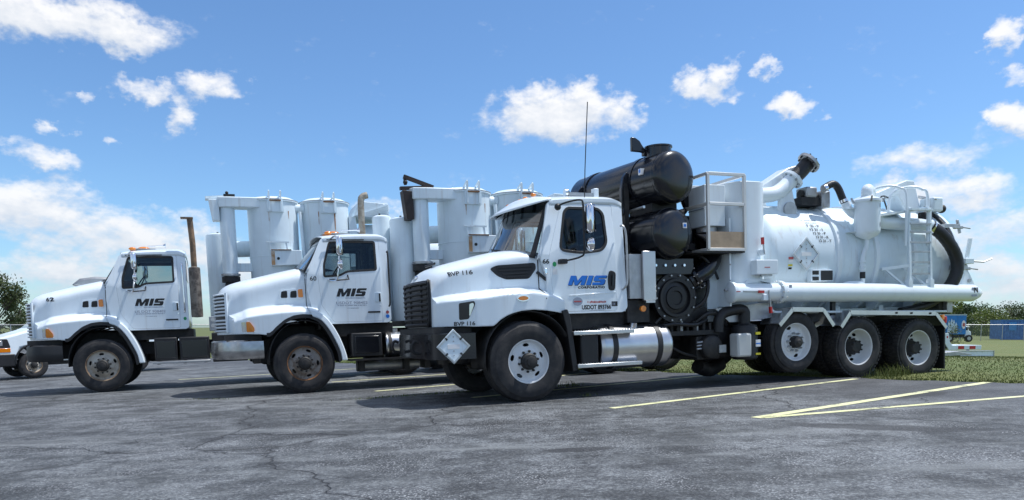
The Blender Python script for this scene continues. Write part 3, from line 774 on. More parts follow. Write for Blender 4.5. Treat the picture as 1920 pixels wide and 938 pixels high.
    # mudguard behind the front wheel, inner arch
    for s in (-1, 1):
        B().prism([(.54,1.25),(.62,1.27),(.66,1.18),(.76,.40),(.68,.38),(.60,1.0)], s*1.21, s*.75).build('mud_guard', BLACKP, t, bevel=.01)
        B().grid(lambda u, v: (.03+.66*math.cos(math.pi*(1.06-1.1*u)), s*(1.17-.6*v), .60+.66*math.sin(math.pi*(1.06-1.1*u))), 20, 2).build('wheel_arch_liner', CHASSIS, t, solid=.015)
    # steps and fuel tank
    for s in (-1, 1):
        ft = B().lathe([(.0,0),(.26,.0),(.30,.012),(.325,.045),(.33,.09),(.33,1.15),(.325,1.19),(.30,1.225),(.0,1.235)], (1.17, s*.86, .70), (1,0,0), 40).build('fuel_tank', ALU, t)
        for x in (1.40, 2.16):
            B().lathe([(.334,-.04),(.340,-.04),(.340,.04),(.334,.04)], (x, s*.86, .70), (1,0,0), 40).build('tank_strap', BLACKP, ft)
        B().cyl((1.80, s*1.0, .98), (1.80, s*1.02, 1.05), .055).build('filler_cap', CHROME, ft)
        B().box(.83,1.12, s*1.18-.0 if s < 0 else .62, -.62 if s < 0 else 1.18, .47, .92).build('battery_box', BLACKP, t, bevel=.03)
        for xa, xb, z in ((.69,1.68,.925), (.74,1.80,.455)):
            st = B().box(xa, xb, s*1.22-.02, s*1.02+.02, z-.03, z+.03) if s > 0 else B().box(xa, xb, -1.25, -1.0, z-.028, z+.028)
            so = st.build('step', ALU, t, bevel=.008)
            b = B()
            for k in range(int((xb-xa)/.045)): b.cyl((xa+.03+.045*k, s*1.235, z+.026), (xa+.03+.045*k, s*1.235, z+.042), .014, n=6)
            b.build('step_grip', ALU, so)
    for x in (.98, 1.6): B().box(x-.03, x+.03, -1.02, -.45, .5, .95).build('step_hanger', CHASSIS, t)
    # equipment box with tread-plate end behind the cab
    eb = B().box(1.73, 2.10, -1.05, -.55, 1.40, 2.06).build('equipment_box', GALV, t, bevel=.006)
    B().box(1.935, 2.155, -1.105, -1.055, 1.37, 2.10).build('tread_plate', DPLATE, eb, bevel=.008)
    B().box(1.97, 2.13, -1.11, -1.05, 1.335, 1.368).build('plate_foot', ALU, eb)
    B().cyl((1.93,-1.1,1.25), (1.93,-1.06,1.25), .045).build('side_reflector', AMBER, t)
    B().box(1.72,2.1,-.98,-.5,1.05,1.38).build('air_tank_bracket', CHASSIS, t)
    # black silencers lying across the frame, blower below
    SA = Vector((-math.sin(R(8)), math.cos(R(8)), 0))
    def sx(x, y): return x-math.tan(R(8))*(y+1.16)
    def silencer(xc, zc, r, ya, yb):
        pr = [(0,0),(r*.3,.004),(r*.55,.016),(r*.75,.036),(r*.88,.065),(r*.96,.10),(r,.15)]
        L = yb-ya; pr = pr+[(r, L-.15)]+[(a, L-b_) for a, b_ in reversed(pr[:-1])]
        return B().lathe(pr, (xc, ya, zc), SA, 48)
    us = silencer(2.56, 3.22, .395, -1.15, 1.3).build('upper_silencer', BLACKG, t)
    ls = silencer(2.53, 2.375, .385, -1.15, 1.1).build('lower_silencer', BLACKG, t)
    for q in (.17, .75): B().lathe([(.395,-.008),(.400,-.006),(.400,.006),(.395,.008)], Vector((2.56,-1.15,3.22))+SA*q, SA, 48).build('weld_seam', BLACKG, us)
    for q in (.17, .9): B().lathe([(.385,-.008),(.390,-.006),(.390,.006),(.385,.008)], Vector((2.53,-1.15,2.375))+SA*q, SA, 48).build('weld_seam', BLACKG, ls)
    st = B().lathe([(.20,0),(.20,.16),(.215,.165),(.215,.19),(.19,.19),(.19,.05),(0,.05)], (2.50,-.70,3.545), (0,0,1), 28).build('outlet_stub', BLACKG, us)
    B().box(2.27,2.34,-.66,-.58,3.60,3.70).build('flap_hinge', BLACKG, us, bevel=.01)
    B().prism([(2.06,3.66),(2.22,3.655),(2.30,3.64),(2.29,3.70),(2.24,3.76),(2.2,3.82),(2.13,3.86),(2.06,3.87)], -.66, -.60).build('rain_flap', BLACKG, us, bevel=.01)
    for sil, zc in ((us,3.30),(ls,2.43)):
        yy = -.62 if sil is us else -1.13
        x = 2.16 if sil is us else 2.62
        if sil is us: B().box(2.085,2.16,-.86,-.78,3.27,3.36).build('warning_label', WHITEV, sil); B().box(2.08,2.12,-.84,-.80,3.3,3.35).build('label_mark', BLUE, sil)
        else: B().box(2.62,2.69,-1.145,-1.08,2.44,2.52).build('warning_label', WHITEV, sil); B().box(2.635,2.675,-1.149,-1.1,2.46,2.50).build('label_mark', BLUE, sil)
    for y in (-.45,.75):
        B().lathe([(.396,-.05),(.408,-.05),(.408,.05),(.396,.05)], (sx(2.56,y),y,3.22), SA, 44).build('silencer_band', BLACKG, us)
        sb = B().prism([(2.02,2.72),(2.10,2.72),(2.17,3.0),(2.2,3.3),(2.12,3.38),(2.06,3.30),(2.02,3.1)], y-.04, y+.04).warp(lambda a,b_,c,y=y: (a-math.tan(R(8))*(y+.9), b_, c)).build('silencer_saddle', BLACKG, t, bevel=.01)
        B().box(2.0,2.08,y-.05,y+.05,1.0,3.2).build('silencer_post', CHASSIS, t)
        B().box(2.86,2.95,y-.05,y+.05,1.0,3.0).build('silencer_post', CHASSIS, t)
    B().box(2.3,2.75,-.8,-.2,2.73,2.86).build('silencer_cradle', CHASSIS, t)
    B().tube([(2.10,-.9,2.78),(2.10,1.0,2.78)], .022, 8).build('support_tube', ALU, t)
    bl = B().lathe([(0,-.03),(.10,-.03),(.11,-.05),(.17,-.05),(.18,-.03),(.24,-.02),(.25,-.06),(.29,-.06),(.30,-.02),(.375,-.02),(.375,.05),(.30,.06),(.30,.9),(0,.9)], (2.53,-1.02,1.40), (0,1,0), 44).build('blower', MATS['blower_black'], t)
    for k in range(14):
        a = 2*math.pi*k/14; B().cyl((2.53+.345*math.cos(a),-1.07,1.40+.345*math.sin(a)), (2.53+.345*math.cos(a),-1.03,1.40+.345*math.sin(a)), .014, n=6).build('bolt', GALV, bl)
    B().box(2.12,2.95,-.95,-.3,1.75,2.02).build('blower_plenum', BLACKG, t, bevel=.02)
    for k in range(4): B().cyl((2.24+.17*k,-.98,1.90), (2.24+.17*k,-.945,1.90), .022, n=6).build('bolt', CHROME, t)
    fl = B().lathe([(.17,0),(.20,0),(.20,.04),(.17,.04)], (3.05,-.85,1.72), (.6,-.5,.45), 24).build('hose_flange', BLACKG, t)
    for k in range(9):
        a = 2*math.pi*k/9; ax = Vector((.6,-.5,.45)).normalized(); u = ax.orthogonal().normalized(); w_ = ax.cross(u); p = Vector((3.05,-.85,1.72))+(u*math.cos(a)+w_*math.sin(a))*.185
        B().cyl(p-ax*.02, p+ax*.06, .014, n=6).build('bolt', CHROME, fl)
    B().tube([(2.95,-.8,1.65),(3.15,-.85,1.78),(3.38,-.8,2.0),(3.5,-.6,2.25),(3.5,-.3,2.4)], .155, 16, 5).build('suction_elbow', BLACKG, t)
    B().box(2.15,3.3,-.8,.8,1.0,1.25).build('blower_base', CHASSIS, t, bevel=.02); B().box(2.2,3.25,-.55,.8,1.25,1.9).build('blower_case', BLACKG, t, bevel=.03)
    B().box(2.9,3.5,-.35,.7,1.2,2.62).build('dark_backing', CHASSIS, t, bevel=.03)  # dark backing panel added to darken the open gaps behind the blower
    for k, pts in enumerate((((2.2,-.98,1.02),(2.35,-1.0,1.2),(2.2,-.95,1.5),(2.25,-.8,1.8)), ((2.9,-.9,1.2),(3.1,-.98,1.35),(3.2,-.95,1.6),(3.3,-.7,1.9)), ((3.0,-.85,1.0),(3.2,-.95,1.15),(3.45,-.9,1.1),(3.6,-.85,.95)), ((2.95,-.6,2.1),(3.1,-.9,2.05),(3.3,-.95,1.85),(3.5,-.8,1.7)), ((2.15,-.9,.95),(2.5,-1.02,1.0),(2.9,-1.0,.98),(3.2,-.9,1.05)))):
        B().tube(pts, .022+.008*(k % 3), 8, 6).build('hydraulic_hose', HOSE, t)
    for k in range(5): B().box(2.98+.09*k,3.03+.09*k,-.42,-.35,1.35,2.4).build('backing_slat', BLACKP, t)
    # operator's guard cage with cabinet, control box and plywood board
    cg = B(); P = .045
    def bar(a, b): cg.bar(a, b, P, P)
    x0, x1, y0, y1, z0, z1 = 3.05, 3.73, -1.18, -.15, 2.12, 3.26
    for x in (x0, x1):
        bar((x,y0,z0),(x,y0,z1)); bar((x,y0-.0,z1),(x,y1,z1)); bar((x,y1,z0),(x,y1,z1)); bar((x,y0,2.81),(x,y1,2.81)); bar((x,y0,z0),(x,y1,z0))
    for z in (z0, 2.81, z1): bar((x0,y0,z),(x1,y0,z))
    bar((x0,y1,z1),(x1,y1,z1))
    cage = cg.build('guard_cage', mat('bare_aluminium', (.74,.73,.70), .45, .35, var=.1), t, bevel=.004)
    B().box(x0+.025,x1-.025,y0-.012,y0+.008,z0+.02,z0+.27).build('toe_board', PLY, cage)
    B().box(x0-.3,x1,y0,y1+.2,z0-.05,z0-.024).build('platform_deck', CHASSIS, t)
    cb = B().box(3.11,3.49,-1.02,-.6,2.50,3.13).build('control_cabinet', WHITE, t, bevel=.008)
    for z in (2.6,2.8,3.0): B().box(3.49,3.505,-.99,-.95,z,z+.04).build('hinge', GALV, cb)
    B().box(3.1,3.5,-1.0,-.6,2.76,2.775).build('cabinet_seam', GREYV, cb)
    B().cyl((3.30,-.8,2.42),(3.30,-.8,2.5),.16).build('cabinet_foot', GALV, cb)
    pu = B().lathe([(0,-.06),(.15,-.06),(.20,-.03),(.20,.03),(.15,.06),(0,.06)], (3.15,-.5,3.0), (.5,-.8,.1), 22).build('hose_reel', BLACKG, t)
    B().lathe([(.05,-.1),(.05,.1)], (3.15,-.5,3.0), (.5,-.8,.1), 12).build('reel_axle', CHROME, pu)
    B().box(2.95,3.3,-.6,-.1,2.45,2.72).build('winch_motor', BLACKG, t, bevel=.03); B().bar((2.7,-.9,2.62),(3.05,-.6,2.8),.05,.07).build('brace', CHASSIS, t); B().bar((2.7,-.95,2.2),(3.05,-.8,2.2),.05,.1).build('brace', CHASSIS, t)
    # white filter column and its clean-out tube
    cl_ = B().prism(rounded([(3.58,-.95),(3.75,-1.13),(4.12,-1.13),(4.28,-.98),(4.28,-.1),(3.58,-.1)], .1), 1.58, 3.19, 'xy').build('filter_column', WHITE, t, bevel=.012)
    B().box(3.53,3.56,-1.06,-.3,1.25,2.62).build('column_flange', WHITE, t)
    for z in (1.4,1.65,1.9): B().cyl((3.54,-1.075,z),(3.54,-1.06,z),.012,n=6).build('bolt', GALV, t)
    kb = B().box(3.88,4.30,-1.27,-1.13,1.73,1.955).build('valve_box', WHITE, t, bevel=.01); B().box(3.99,4.2,-1.25,-1.2,1.70,1.73).build('box_latch', GALV, kb); decal(kb, 'label', REDV, 4.03,4.14,1.83,1.845, lambda x,z:-1.272)
    B().box(4.02,4.12,-1.2,-1.13,2.03,2.12).build('valve_body', WHITE, t, bevel=.01); B().bar((4.09,-1.2,2.05),(4.07,-1.2,2.22),.015,.02).build('valve_lever', GALV, t)
    B().bar((4.06,-1.2,2.2),(4.055,-1.2,2.31),.03,.045).build('lever_grip', REDL, t)
    B().box(3.33,4.35,-.72,.8,1.02,1.66).build('hopper_skirt', WHITE2, t); B().prism([(3.33,1.9),(3.55,1.9),(3.6,1.2),(3.33,1.2)], -.75, .6).build('side_panel', WHITE2, t)
    B().prism([(3.33,1.22),(4.45,1.3),(4.45,1.05),(3.9,1.0),(3.6,1.0)], -.95, -.72).build('skirt_panel', GALV, t)
    # long side tube with clean-out door
    y = -1.12
    tb = B().lathe([(0,0),(.15,0),(.155,.005),(.155,4.42),(.15,4.45),(.10,4.58),(.05,4.64),(.02,4.65),(.02,4.7),(0,4.7)], (4.42, y, 1.452), (4.68,0,-.09), 36).build('side_tube', WHITE, t)
    B().lathe([(.155,-.03),(.185,-.03),(.185,.03),(.155,.03)], (4.43,y,1.452), (1,0,-.02), 32).build('tube_flange', WHITE, tb)
    for k in range(12):
        a = 2*math.pi*k/12; B().cyl((4.38,y+.172*math.cos(a),1.452+.172*math.sin(a)), (4.48,y+.172*math.cos(a),1.452+.172*math.sin(a)), .01, n=6).build('bolt', GALV, tb)
    B().lathe([(.145,0),(.145,.9)], (3.53,y,1.46), (1,0,-.01), 32).build('clean_out_tube', WHITE, tb)
    co = B().lathe([(0,-.05),(.06,-.05),(.14,-.04),(.165,-.02),(.165,.03),(.145,.03)], (3.51,y,1.46), (1,-.12,0), 32).build('clean_out_door', WHITE, tb)
    B().prism([(3.8,1.66),(4.24,1.66),(4.3,1.59),(4.05,1.63),(3.74,1.59)], -1.16, -1.0).build('tube_collar', WHITE, t)
    B().cyl((3.43,y,1.5),(3.38,y,1.5),.02).build('door_latch', GALV, co); decal(co, 'label', REDV, 3.47,3.55,1.46,1.475, lambda x,z:-1.29)
    B().bar((3.62,-1.27,1.47),(4.0,-1.275,1.46),.015,.02).build('pull_rod', GALV, tb); B().bar((3.9,-1.285,1.46),(4.0,-1.285,1.455),.03,.04).build('rod_grip', REDL, tb)
    B().bar((4.1,-1.28,1.48),(4.13,-1.28,1.2),.015,.02).build('drain_lever', GALV, tb); B().bar((4.13,-1.28,1.22),(4.14,-1.28,1.12),.035,.045).build('lever_grip', REDL, tb)
    B().box(4.0,4.1,-1.28,-1.2,1.32,1.42).build('drain_valve', WHITE, tb, bevel=.01)
    lettering(tb, 'N', 8.72, 1.37, .13, lambda x, z: -1.275, INK, .004, width=.10); decal(tb, 'tube_label', GREYV, 8.66,8.80,1.30,1.46, lambda x,z:-1.2705); decal(tb,'tube_label',GREYV,4.52,4.58,1.47,1.56,lambda x,z:-1.262)
    B().tube([(4.3,-1.1,1.2),(4.35,-1.1,1.15),(4.6,-1.08,1.13),(6.5,-1.08,1.09),(8.3,-1.05,1.05)], .02, 8, 3).build('drain_pipe', WHITE2, t)
    # tank
    RT, ZC = .965, 2.045
    prof = [(0,-.24),(.30,-.225),(.58,-.18),(.80,-.10),(.92,-.02),(RT,.10),(RT,4.05)]
    tk = B().lathe(prof, (4.50,0,ZC), (1,0,-.004), 72).build('tank', WHITE2, t, ang=50)
    yt = lambda x, z: -math.sqrt(max(0, RT*RT-(z-ZC)**2))-.006
    for x in (5.88, 6.72, 7.62):
        B().lathe([(RT,-.055),(RT+.035,-.04),(RT+.035,.04),(RT,.055)], (x,0,ZC-.004*(x-4.5)), (1,0,0), 72).build('stiffening_ring', WHITE, tk)
    rd = B().lathe([(RT+.05,-.03),(RT+.06,-.03),(RT+.06,.04),(RT,.07),(.9,.16),(.7,.25),(.45,.31),(0,.33)], (8.64,0,ZC-.015), (1,0,0), 72).build('rear_door', WHITE, tk)
    B().lathe([(RT+.012,-.0),(RT+.045,0),(RT+.045,.05),(RT+.012,.05)], (8.55,0,ZC-.015), (1,0,0), 72).build('door_gasket', GASKET, rd)
    for a, z_ in ((-35, 0), (12, 0), (60, 0), (120, 0), (-80, 0)):
        a = R(a+90); cy, cz = -(RT+.02)*math.sin(a), ZC+(RT+.02)*math.cos(a)
        k = B().box(8.5,8.9,cy-.05,cy+.05,cz-.04,cz+.04); k.bar((8.6,cy,cz),(9.0,cy-.02,cz-.02),.03,.05); k.bar((8.85,cy-.02,cz+.12),(8.95,cy,cz-.12),.04,.05); k.tube([(8.9,cy,cz),(9.15,cy-.06,cz-.04)],.014,6)
        k.build('door_clamp', GALV, rd, bevel=.006)
    B().prism([(8.62,1.62),(8.72,1.95),(8.86,1.90),(9.05,1.62),(9.12,1.5),(8.62,1.5)], -.99, -.95).build('hinge_plate', WHITE, tk); B().cyl((8.95,-1.02,1.6),(8.95,-.9,1.6),.035).build('hinge_pin', GALV, tk)
    B().prism([(8.78,2.0),(8.86,2.0),(8.95,2.36),(8.87,2.36)], -1.06, -1.03).build('door_stop', WHITE, tk); B().box(8.72,8.95,-1.1,-.95,1.9,2.0).build('hinge_block', WHITE2, tk, bevel=.01)
    B().tube([(8.9,-1.05,1.95),(9.2,-1.1,1.93),(9.38,-1.12,1.99)],.015,6).build('latch_handle', GALV, tk)
    # placard holder, test dates, label frame, stickers on the tank
    hp = B(); xc, zc, hd = 5.12, 2.075, .285; yy = -1.005
    placard(xc, zc, hd, yy, tk); B().box(xc-.12,xc+.12,yy+.008,yy+.05,zc-.12,zc+.12).build('placard_mount', WHITE, tk)
    for i, s_ in enumerate(('7  22 - V', '12 21 - I', '12 21 - P', '12 21 - K', '12 21 - T')):
        lettering(tk, s_, 5.30+.04*i, 2.545-.066*i, .062, yt, INK, .0012, width=.27)
    fine_print(tk, 5.24, 2.66, .016, .32, yt, GREYV); fine_print(tk, 5.27, 2.615, .016, .28, yt, GREYV)
    lf = B().box(5.22,5.70,-1.0,-.90,1.62,1.82).build('label_frame', WHITE, tk, bevel=.006)
    for a, b_, c, d in ((5.43,5.68,1.64,1.80),(5.25,5.38,1.735,1.80),(5.25,5.38,1.64,1.70)): B().box(a,b_,-1.008,-1.0,c,d).build('label_window', INK, lf)
    decal(tk,'sticker',REDV,4.78,4.88,1.99,2.03,yt); decal(tk,'sticker',WHITEV,4.78,4.88,1.94,1.985,yt); decal(tk,'sticker',YEL,4.78,4.87,1.88,1.91,yt); decal(tk,'sticker',INK,4.79,4.86,1.83,1.86,yt)
    # top: elbow, hose, boom
    yb = -.55
    el_ = B().tube([(4.2,yb,3.1),(4.55,yb,3.09),(4.85,yb,3.12),(5.05,yb,3.22),(5.22,yb,3.36)], .125, 20, 6).build('boom_elbow', WHITE, t)
    ax = Vector((.62,-.15,.62)).normalized()
    def flange(name, c, r, m, parent, ax=ax, nb=8, ri=.1):
        f_ = B().lathe([(ri,-.025),(r,-.025),(r,.025),(ri,.025)], c, ax, 28).build(name, m, parent); u = ax.orthogonal().normalized(); w_ = ax.cross(u)
        for k in range(nb):
            p = Vector(c)+(u*math.cos(k*2*math.pi/nb)+w_*math.sin(k*2*math.pi/nb))*(r-.035); B().cyl(p-ax*.05, p+ax*.045, .016, n=6).build('bolt', GALV, f_)
    flange('pipe_flange', (5.26,yb,3.38), .185, WHITE, el_)
    B().tube([(5.24,yb,3.37),(5.4,yb-.02,3.5),(5.56,yb-.04,3.66)], .125, 20, 4).build('boom_hose', HOSE, t)
    f2 = B().lathe([(0,.0),(.20,0),(.20,.05),(0,.05)], (5.55,yb-.04,3.645), ax, 28).build('end_flange', GALV, t); u = ax.orthogonal().normalized(); w_ = ax.cross(u)
    for k in range(8):
        p = Vector((5.55,yb-.04,3.645))+(u*math.cos(k*math.pi/4)+w_*math.sin(k*math.pi/4))*.165; B().cyl(p-ax*.03, p+ax*.08, .016, n=6).build('bolt', CHASSIS, f2)
    bm_ = B().prism([(4.75,3.28),(5.35,3.62),(5.72,3.72),(5.78,3.60),(5.4,3.3),(4.8,3.1)], -.35, -.05).build('boom_arm', WHITE, t, bevel=.02)
    B().prism([(4.95,2.78),(5.35,2.78),(5.26,3.05),(5.2,3.3),(5.0,3.3)], -.58, -.50).build('boom_support', WHITE, t, bevel=.01); B().prism([(4.95,2.78),(5.35,2.78),(5.26,3.05),(5.2,3.3),(5.0,3.3)], .1, .18).build('boom_support', WHITE, t, bevel=.01)
    B().lathe([(.10,-.02),(.13,-.02),(.13,.02),(.10,.02)], (5.15,-.6,2.86), (0,1,0), 20).build('support_ring', GALV, t)
    for k, x in enumerate((4.35, 4.6)):
        B().lathe([(.12,0),(.12,.14),(.08,.2),(0,.22)], (x, .1, 3.19), (0,0,1), 20).build('relief_cap', WHITE, t)
    vb = B().box(5.5,5.74,-.62,-.35,3.08,3.26); vb.build('valve_actuator', GALV, t, bevel=.03)
    B().box(5.82,6.0,-.65,-.4,2.9,3.2).build('valve_block', GALV, t, bevel=.03); B().cyl((5.45,-.5,3.15),(5.9,-.5,3.08),.07).build('valve_pipe', CHASSIS, t); B().box(5.4,5.95,-.6,-.3,2.95,3.08).build('valve_mount', CHASSIS, t)
    B().tube([(5.78,-.72,3.22),(5.95,-.74,3.29),(6.05,-.76,3.22),(6.12,-.80,3.02),(6.16,-.82,2.95)], .062, 14, 5).build('vent_hose', HOSE, t)
    B().lathe([(.072,0),(.072,.06)], (5.76,-.72,3.2), (1,-.1,.3), 16).build('hose_clamp', CHROME, t); B().lathe([(.072,0),(.072,.05)], (6.12,-.8,3.02), (.3,-.2,-1), 16).build('hose_clamp', CHROME, t)
    B().tube([(6.15,-.82,2.97),(6.2,-.84,2.85),(6.3,-.88,2.76),(6.42,-.92,2.75)], .075, 14, 5).build('vent_elbow', WHITE, t)
    yc = -1.03; xc = 6.42
    cy = B().lathe([(.03,2.31),(.06,2.33),(.16,2.37),(.205,2.42),(.21,2.46),(.21,2.94),(.235,2.94),(.235,2.98),(.20,3.0),(.12,3.03),(.09,3.05),(0,3.06)], (xc,yc,0), (0,0,1), 32).build('secondary_trap', WHITE, t)
    B().tube([(xc,yc,3.02),(xc,yc,3.12),(xc+.06,yc+.04,3.17),(xc+.2,yc+.12,3.13),(xc+.26,yc+.2,2.95)], .095, 16, 5).build('trap_elbow', WHITE, cy)
    for a in range(5): B().bar((xc+.24*math.cos(a*1.25+.4),yc+.24*math.sin(a*1.25+.4),2.93),(xc+.29*math.cos(a*1.25+.4),yc+.29*math.sin(a*1.25+.4),3.02),.025,.025).build('wing_nut', GALV, cy)
    decal(cy,'trap_label',REDV,6.5,6.6,2.84,2.90,lambda x,z:-1.03-math.sqrt(max(0,.045-(x-6.42)**2))-.006); decal(cy,'trap_label',GREYV,6.5,6.6,2.52,2.60,lambda x,z:-1.03-math.sqrt(max(0,.045-(x-6.42)**2))-.006)
    for z in (2.85, 2.45): B().prism([(6.1,z),(6.4,z+.03),(6.4,z-.03)], -1.0, -.75).build('trap_bracket', WHITE, t)
    dp = B().tube([(xc,yc,2.33),(xc-.01,yc,2.2),(xc-.1,yc,2.0),(xc-.1,yc,1.62),(xc-.14,yc,1.585),(xc-.42,yc,1.58),(xc-.48,yc+.04,1.56)], .038, 12, 2).build('drain_line', WHITE, t)
    for z in (1.93,1.86,1.80): B().cyl((xc-.1,yc,z),(xc-.1,yc,z+.03),.055).build('union_nut', WHITE, dp)
    B().cyl((xc-.1,yc,1.66),(xc-.1,yc,1.77),.045).build('sight_hose', HOSE, dp)
    # side pipe along the tank, big black hose
    B().tube([(6.62,-1.0,2.86),(6.66,-1.0,2.68)], .068, 14).build('connector_hose', HOSE, t)
    B().tube([(6.66,-.99,2.70),(6.74,-.99,2.63),(6.9,-.99,2.615),(7.95,-.99,2.59)], .108, 18, 3).build('side_pipe', WHITE, t)
    for q in ((6.64,-1.0,2.72),): B().lathe([(.078,-.03),(.078,.03)], q, (.1,0,-1), 16).build('hose_clamp', CHROME, t)
    B().lathe([(.118,-.04),(.118,.04)], (7.98,-1.0,2.55), (.8,0,-.5), 18).build('hose_clamp', CHROME, t)
    B().tube([(7.95,-1.0,2.57),(8.12,-1.06,2.45),(8.32,-1.10,2.24),(8.46,-1.12,2.0),(8.48,-1.12,1.78),(8.40,-1.1,1.58),(8.3,-1.05,1.42)], .105, 18, 6, rib=.03).build('discharge_hose', HOSE, t)
    # ladder with hoops and platform
    ld = B()
    for x in (7.20, 7.70): ld.bar((x,-1.22,1.42),(x,-1.18,2.86),.05,.05)
    lad = ld.build('ladder', WHITE2, t, bevel=.004)
    for z in (1.52,1.72,1.92,2.10,2.26,2.44,2.58,2.82): B().bar((7.2,-1.2,z),(7.7,-1.2,z),.05 if z < 2.8 else .12,.03).build('rung', WHITE2 if z > 2.8 or z < 1.6 else GALV, lad)
    for x in (7.15, 7.66):
        B().tube([(x,-1.18,2.2),(x,-1.18,3.05),(x-.08,-1.12,3.19),(x-.22,-1.02,3.24),(x-.42,-.9,3.2),(x-.52,-.85,3.05),(x-.55,-.85,2.8)], .024, 10, 5).build('hand_hoop', WHITE, lad)
        b = B(); b.bar((x+.04,-1.2,1.46),(x-.32,-1.0,1.84),.05,.03); b.bar((x-.36,-1.0,1.82),(x+.04,-1.2,1.86),.05,.05); b.box(x,x+.09,-1.25,-1.16,1.42,1.62); b.build('ladder_bracket', WHITE, lad)
    B().prism([(6.55,2.70),(7.68,2.86),(7.68,2.89),(6.55,2.73)], -1.16, -.5).build('platform', WHITE2, t); B().tube([(6.55,-1.14,2.7),(7.7,-1.14,2.87)],.022,8).build('platform_rail', WHITE, t)
    B().prism([(7.0,3.15),(8.05,3.5),(8.25,3.5),(8.45,2.9),(8.1,2.85),(7.85,3.22),(7.0,3.08)], -.42, -.1).build('boom_rest', WHITE, t, bevel=.02)
    b = B()
    for a, c in (((6.95,-.7,2.95),(7.3,-.7,3.1)),((7.05,-.72,3.05),(7.25,-.7,2.9))): b.tube([a, (Vector(a)+Vector(c))/2+Vector((0,0,.1)), c], .014, 6, 4)
    b.build('hydraulic_lines', HOSE, t); B().cyl((7.0,-.6,2.85),(7.0,-.6,3.12),.09).build('vent_cap', WHITE, t); B().lathe([(.14,0),(.14,.05)],(7.0,-.6,2.98),(0,0,1),18).build('vent_flange', WHITE, t)
    B().cyl((8.3,-.6,2.95),(8.75,-.55,3.0),.05).build('door_cylinder', GALV, t); B().ball((8.86,-.5,2.98),.08).build('beacon_lamp', CHASSIS, t); B().box(8.4,8.66,-.7,-.4,2.9,3.16).build('lock_housing', WHITE2, t, bevel=.03)
    B().cyl((8.45,-.7,3.1),(8.45,-.35,3.22),.03).build('lock_pin', GALV, t)
    B().box(7.75,7.95,-1.05,-.9,2.56,2.82).build('work_light', CHASSIS, t, bevel=.02)
    # subframe under the tank, fenders, mud flaps
    B().box(4.3,8.6,-.62,.62,1.02,1.16).build('tank_subframe', WHITE2, t)
    for x in (5.2,5.95,6.9,7.8): B().prism([(-1.0,1.36),(-.6,1.02),(-.6,1.3)], x-.04, x+.04, 'yz').build('tank_gusset', WHITE2, t)
    for x in (5.0,6.0,7.0,8.0): B().box(x-.05,x+.05,-.8,.8,1.05,1.2).build('tank_saddle', WHITE2, t)
    B().box(5.62,5.70,-1.05,-1.0,1.05,1.35).build('support_strap', INK, t)
    B().tube([(8.35,-1.0,1.4),(8.1,-.95,1.22),(7.7,-.9,1.12),(7.35,-.9,1.08)], .07, 14, 5).build('drain_hose', HOSE, t)
    B().box(8.3,8.6,-.9,.9,1.0,1.3).build('rear_crossmember', CHASSIS, t); B().box(8.42,8.56,-.98,-.84,1.02,1.26).build('toolbox', GALV, t, bevel=.01)
    for s in (-1, 1):
        for pts in (((4.34,.94),(4.60,1.185),(5.24,1.165),(5.46,.90)), ((5.62,.87),(5.82,1.105),(7.80,1.035),(8.06,.78))):
            fd = B(); yo_, yi_ = s*1.24, s*.80; n = len(pts)
            for i in range(n-1):
                (xa, za), (xb, zb_) = pts[i], pts[i+1]; dx, dz = xb-xa, zb_-za; L = math.hypot(dx, dz); nx, nz = -dz/L*.02, dx/L*.02
                fd.add([(xa,yo_,za),(xb,yo_,zb_),(xb,yi_,zb_),(xa,yi_,za),(xa+nx,yo_,za+nz),(xb+nx,yo_,zb_+nz),(xb+nx,yi_,zb_+nz),(xa+nx,yi_,za+nz)], [(0,1,2,3),(4,5,6,7),(0,1,5,4),(2,3,7,6),(0,3,7,4),(1,2,6,5)])
            f_ = fd.build('fender', DPLATE, t)
            e = B()
            for i in range(n-1): e.bar((pts[i][0],s*1.245,pts[i][1]-.02),(pts[i+1][0],s*1.245,pts[i+1][1]-.02),.02,.065)
            e.build('fender_edge', ALU, f_)
        B().box(8.04,8.07,s*1.22 if s < 0 else .62, -.62 if s < 0 else 1.22,.03,.80).build('mud_flap', BLACKP, t)
        B().box(8.02,8.08, s*1.2-.05, s*1.2+.05, .84,.96).build('tail_lamp', REDL, t, bevel=.015); B().box(7.96,8.02, s*1.22-.03, s*1.22+.03, .90,.99).build('tail_lamp', AMBER, t, bevel=.01)
    for x in (6.85,7.2,7.65): B().cyl((x,-1.27,1.06-.035*(x-5.8)+.03),(x,-1.24,1.06-.035*(x-5.8)+.03),.018).build('marker_lamp', CHASSIS, t)
    B().prism([(5.3,.93),(5.75,1.08),(5.75,1.02),(5.3,.85)], -1.0, -.8).build('fender_bridge', DPLATE, t)
    # gear between tank and wheels: air cleaner can, reservoir, pump
    cn = B().lathe([(0,0),(.18,0),(.205,.03),(.205,.50),(.18,.54),(.09,.57),(.09,.7),(0,.7)], (3.85,-1.0,.40), (0,0,1), 28).build('hydraulic_filter', BLACKP, t)
    B().tube([(3.85,-1.0,1.05),(3.85,-1.0,1.16),(3.75,-.98,1.2),(3.5,-.95,1.15),(3.4,-.95,1.05),(3.38,-.95,.85)], .085, 14, 5).build('air_duct', BLACKP, t)
    rs = B().box(3.53,3.80,-1.24,-1.02,.45,.82).build('washer_reservoir', POLY, t, bevel=.03)
    for k in range(4): B().box(3.795,3.808,-1.18,-1.12,.52+.07*k,.535+.07*k).build('level_mark', GALV, rs)
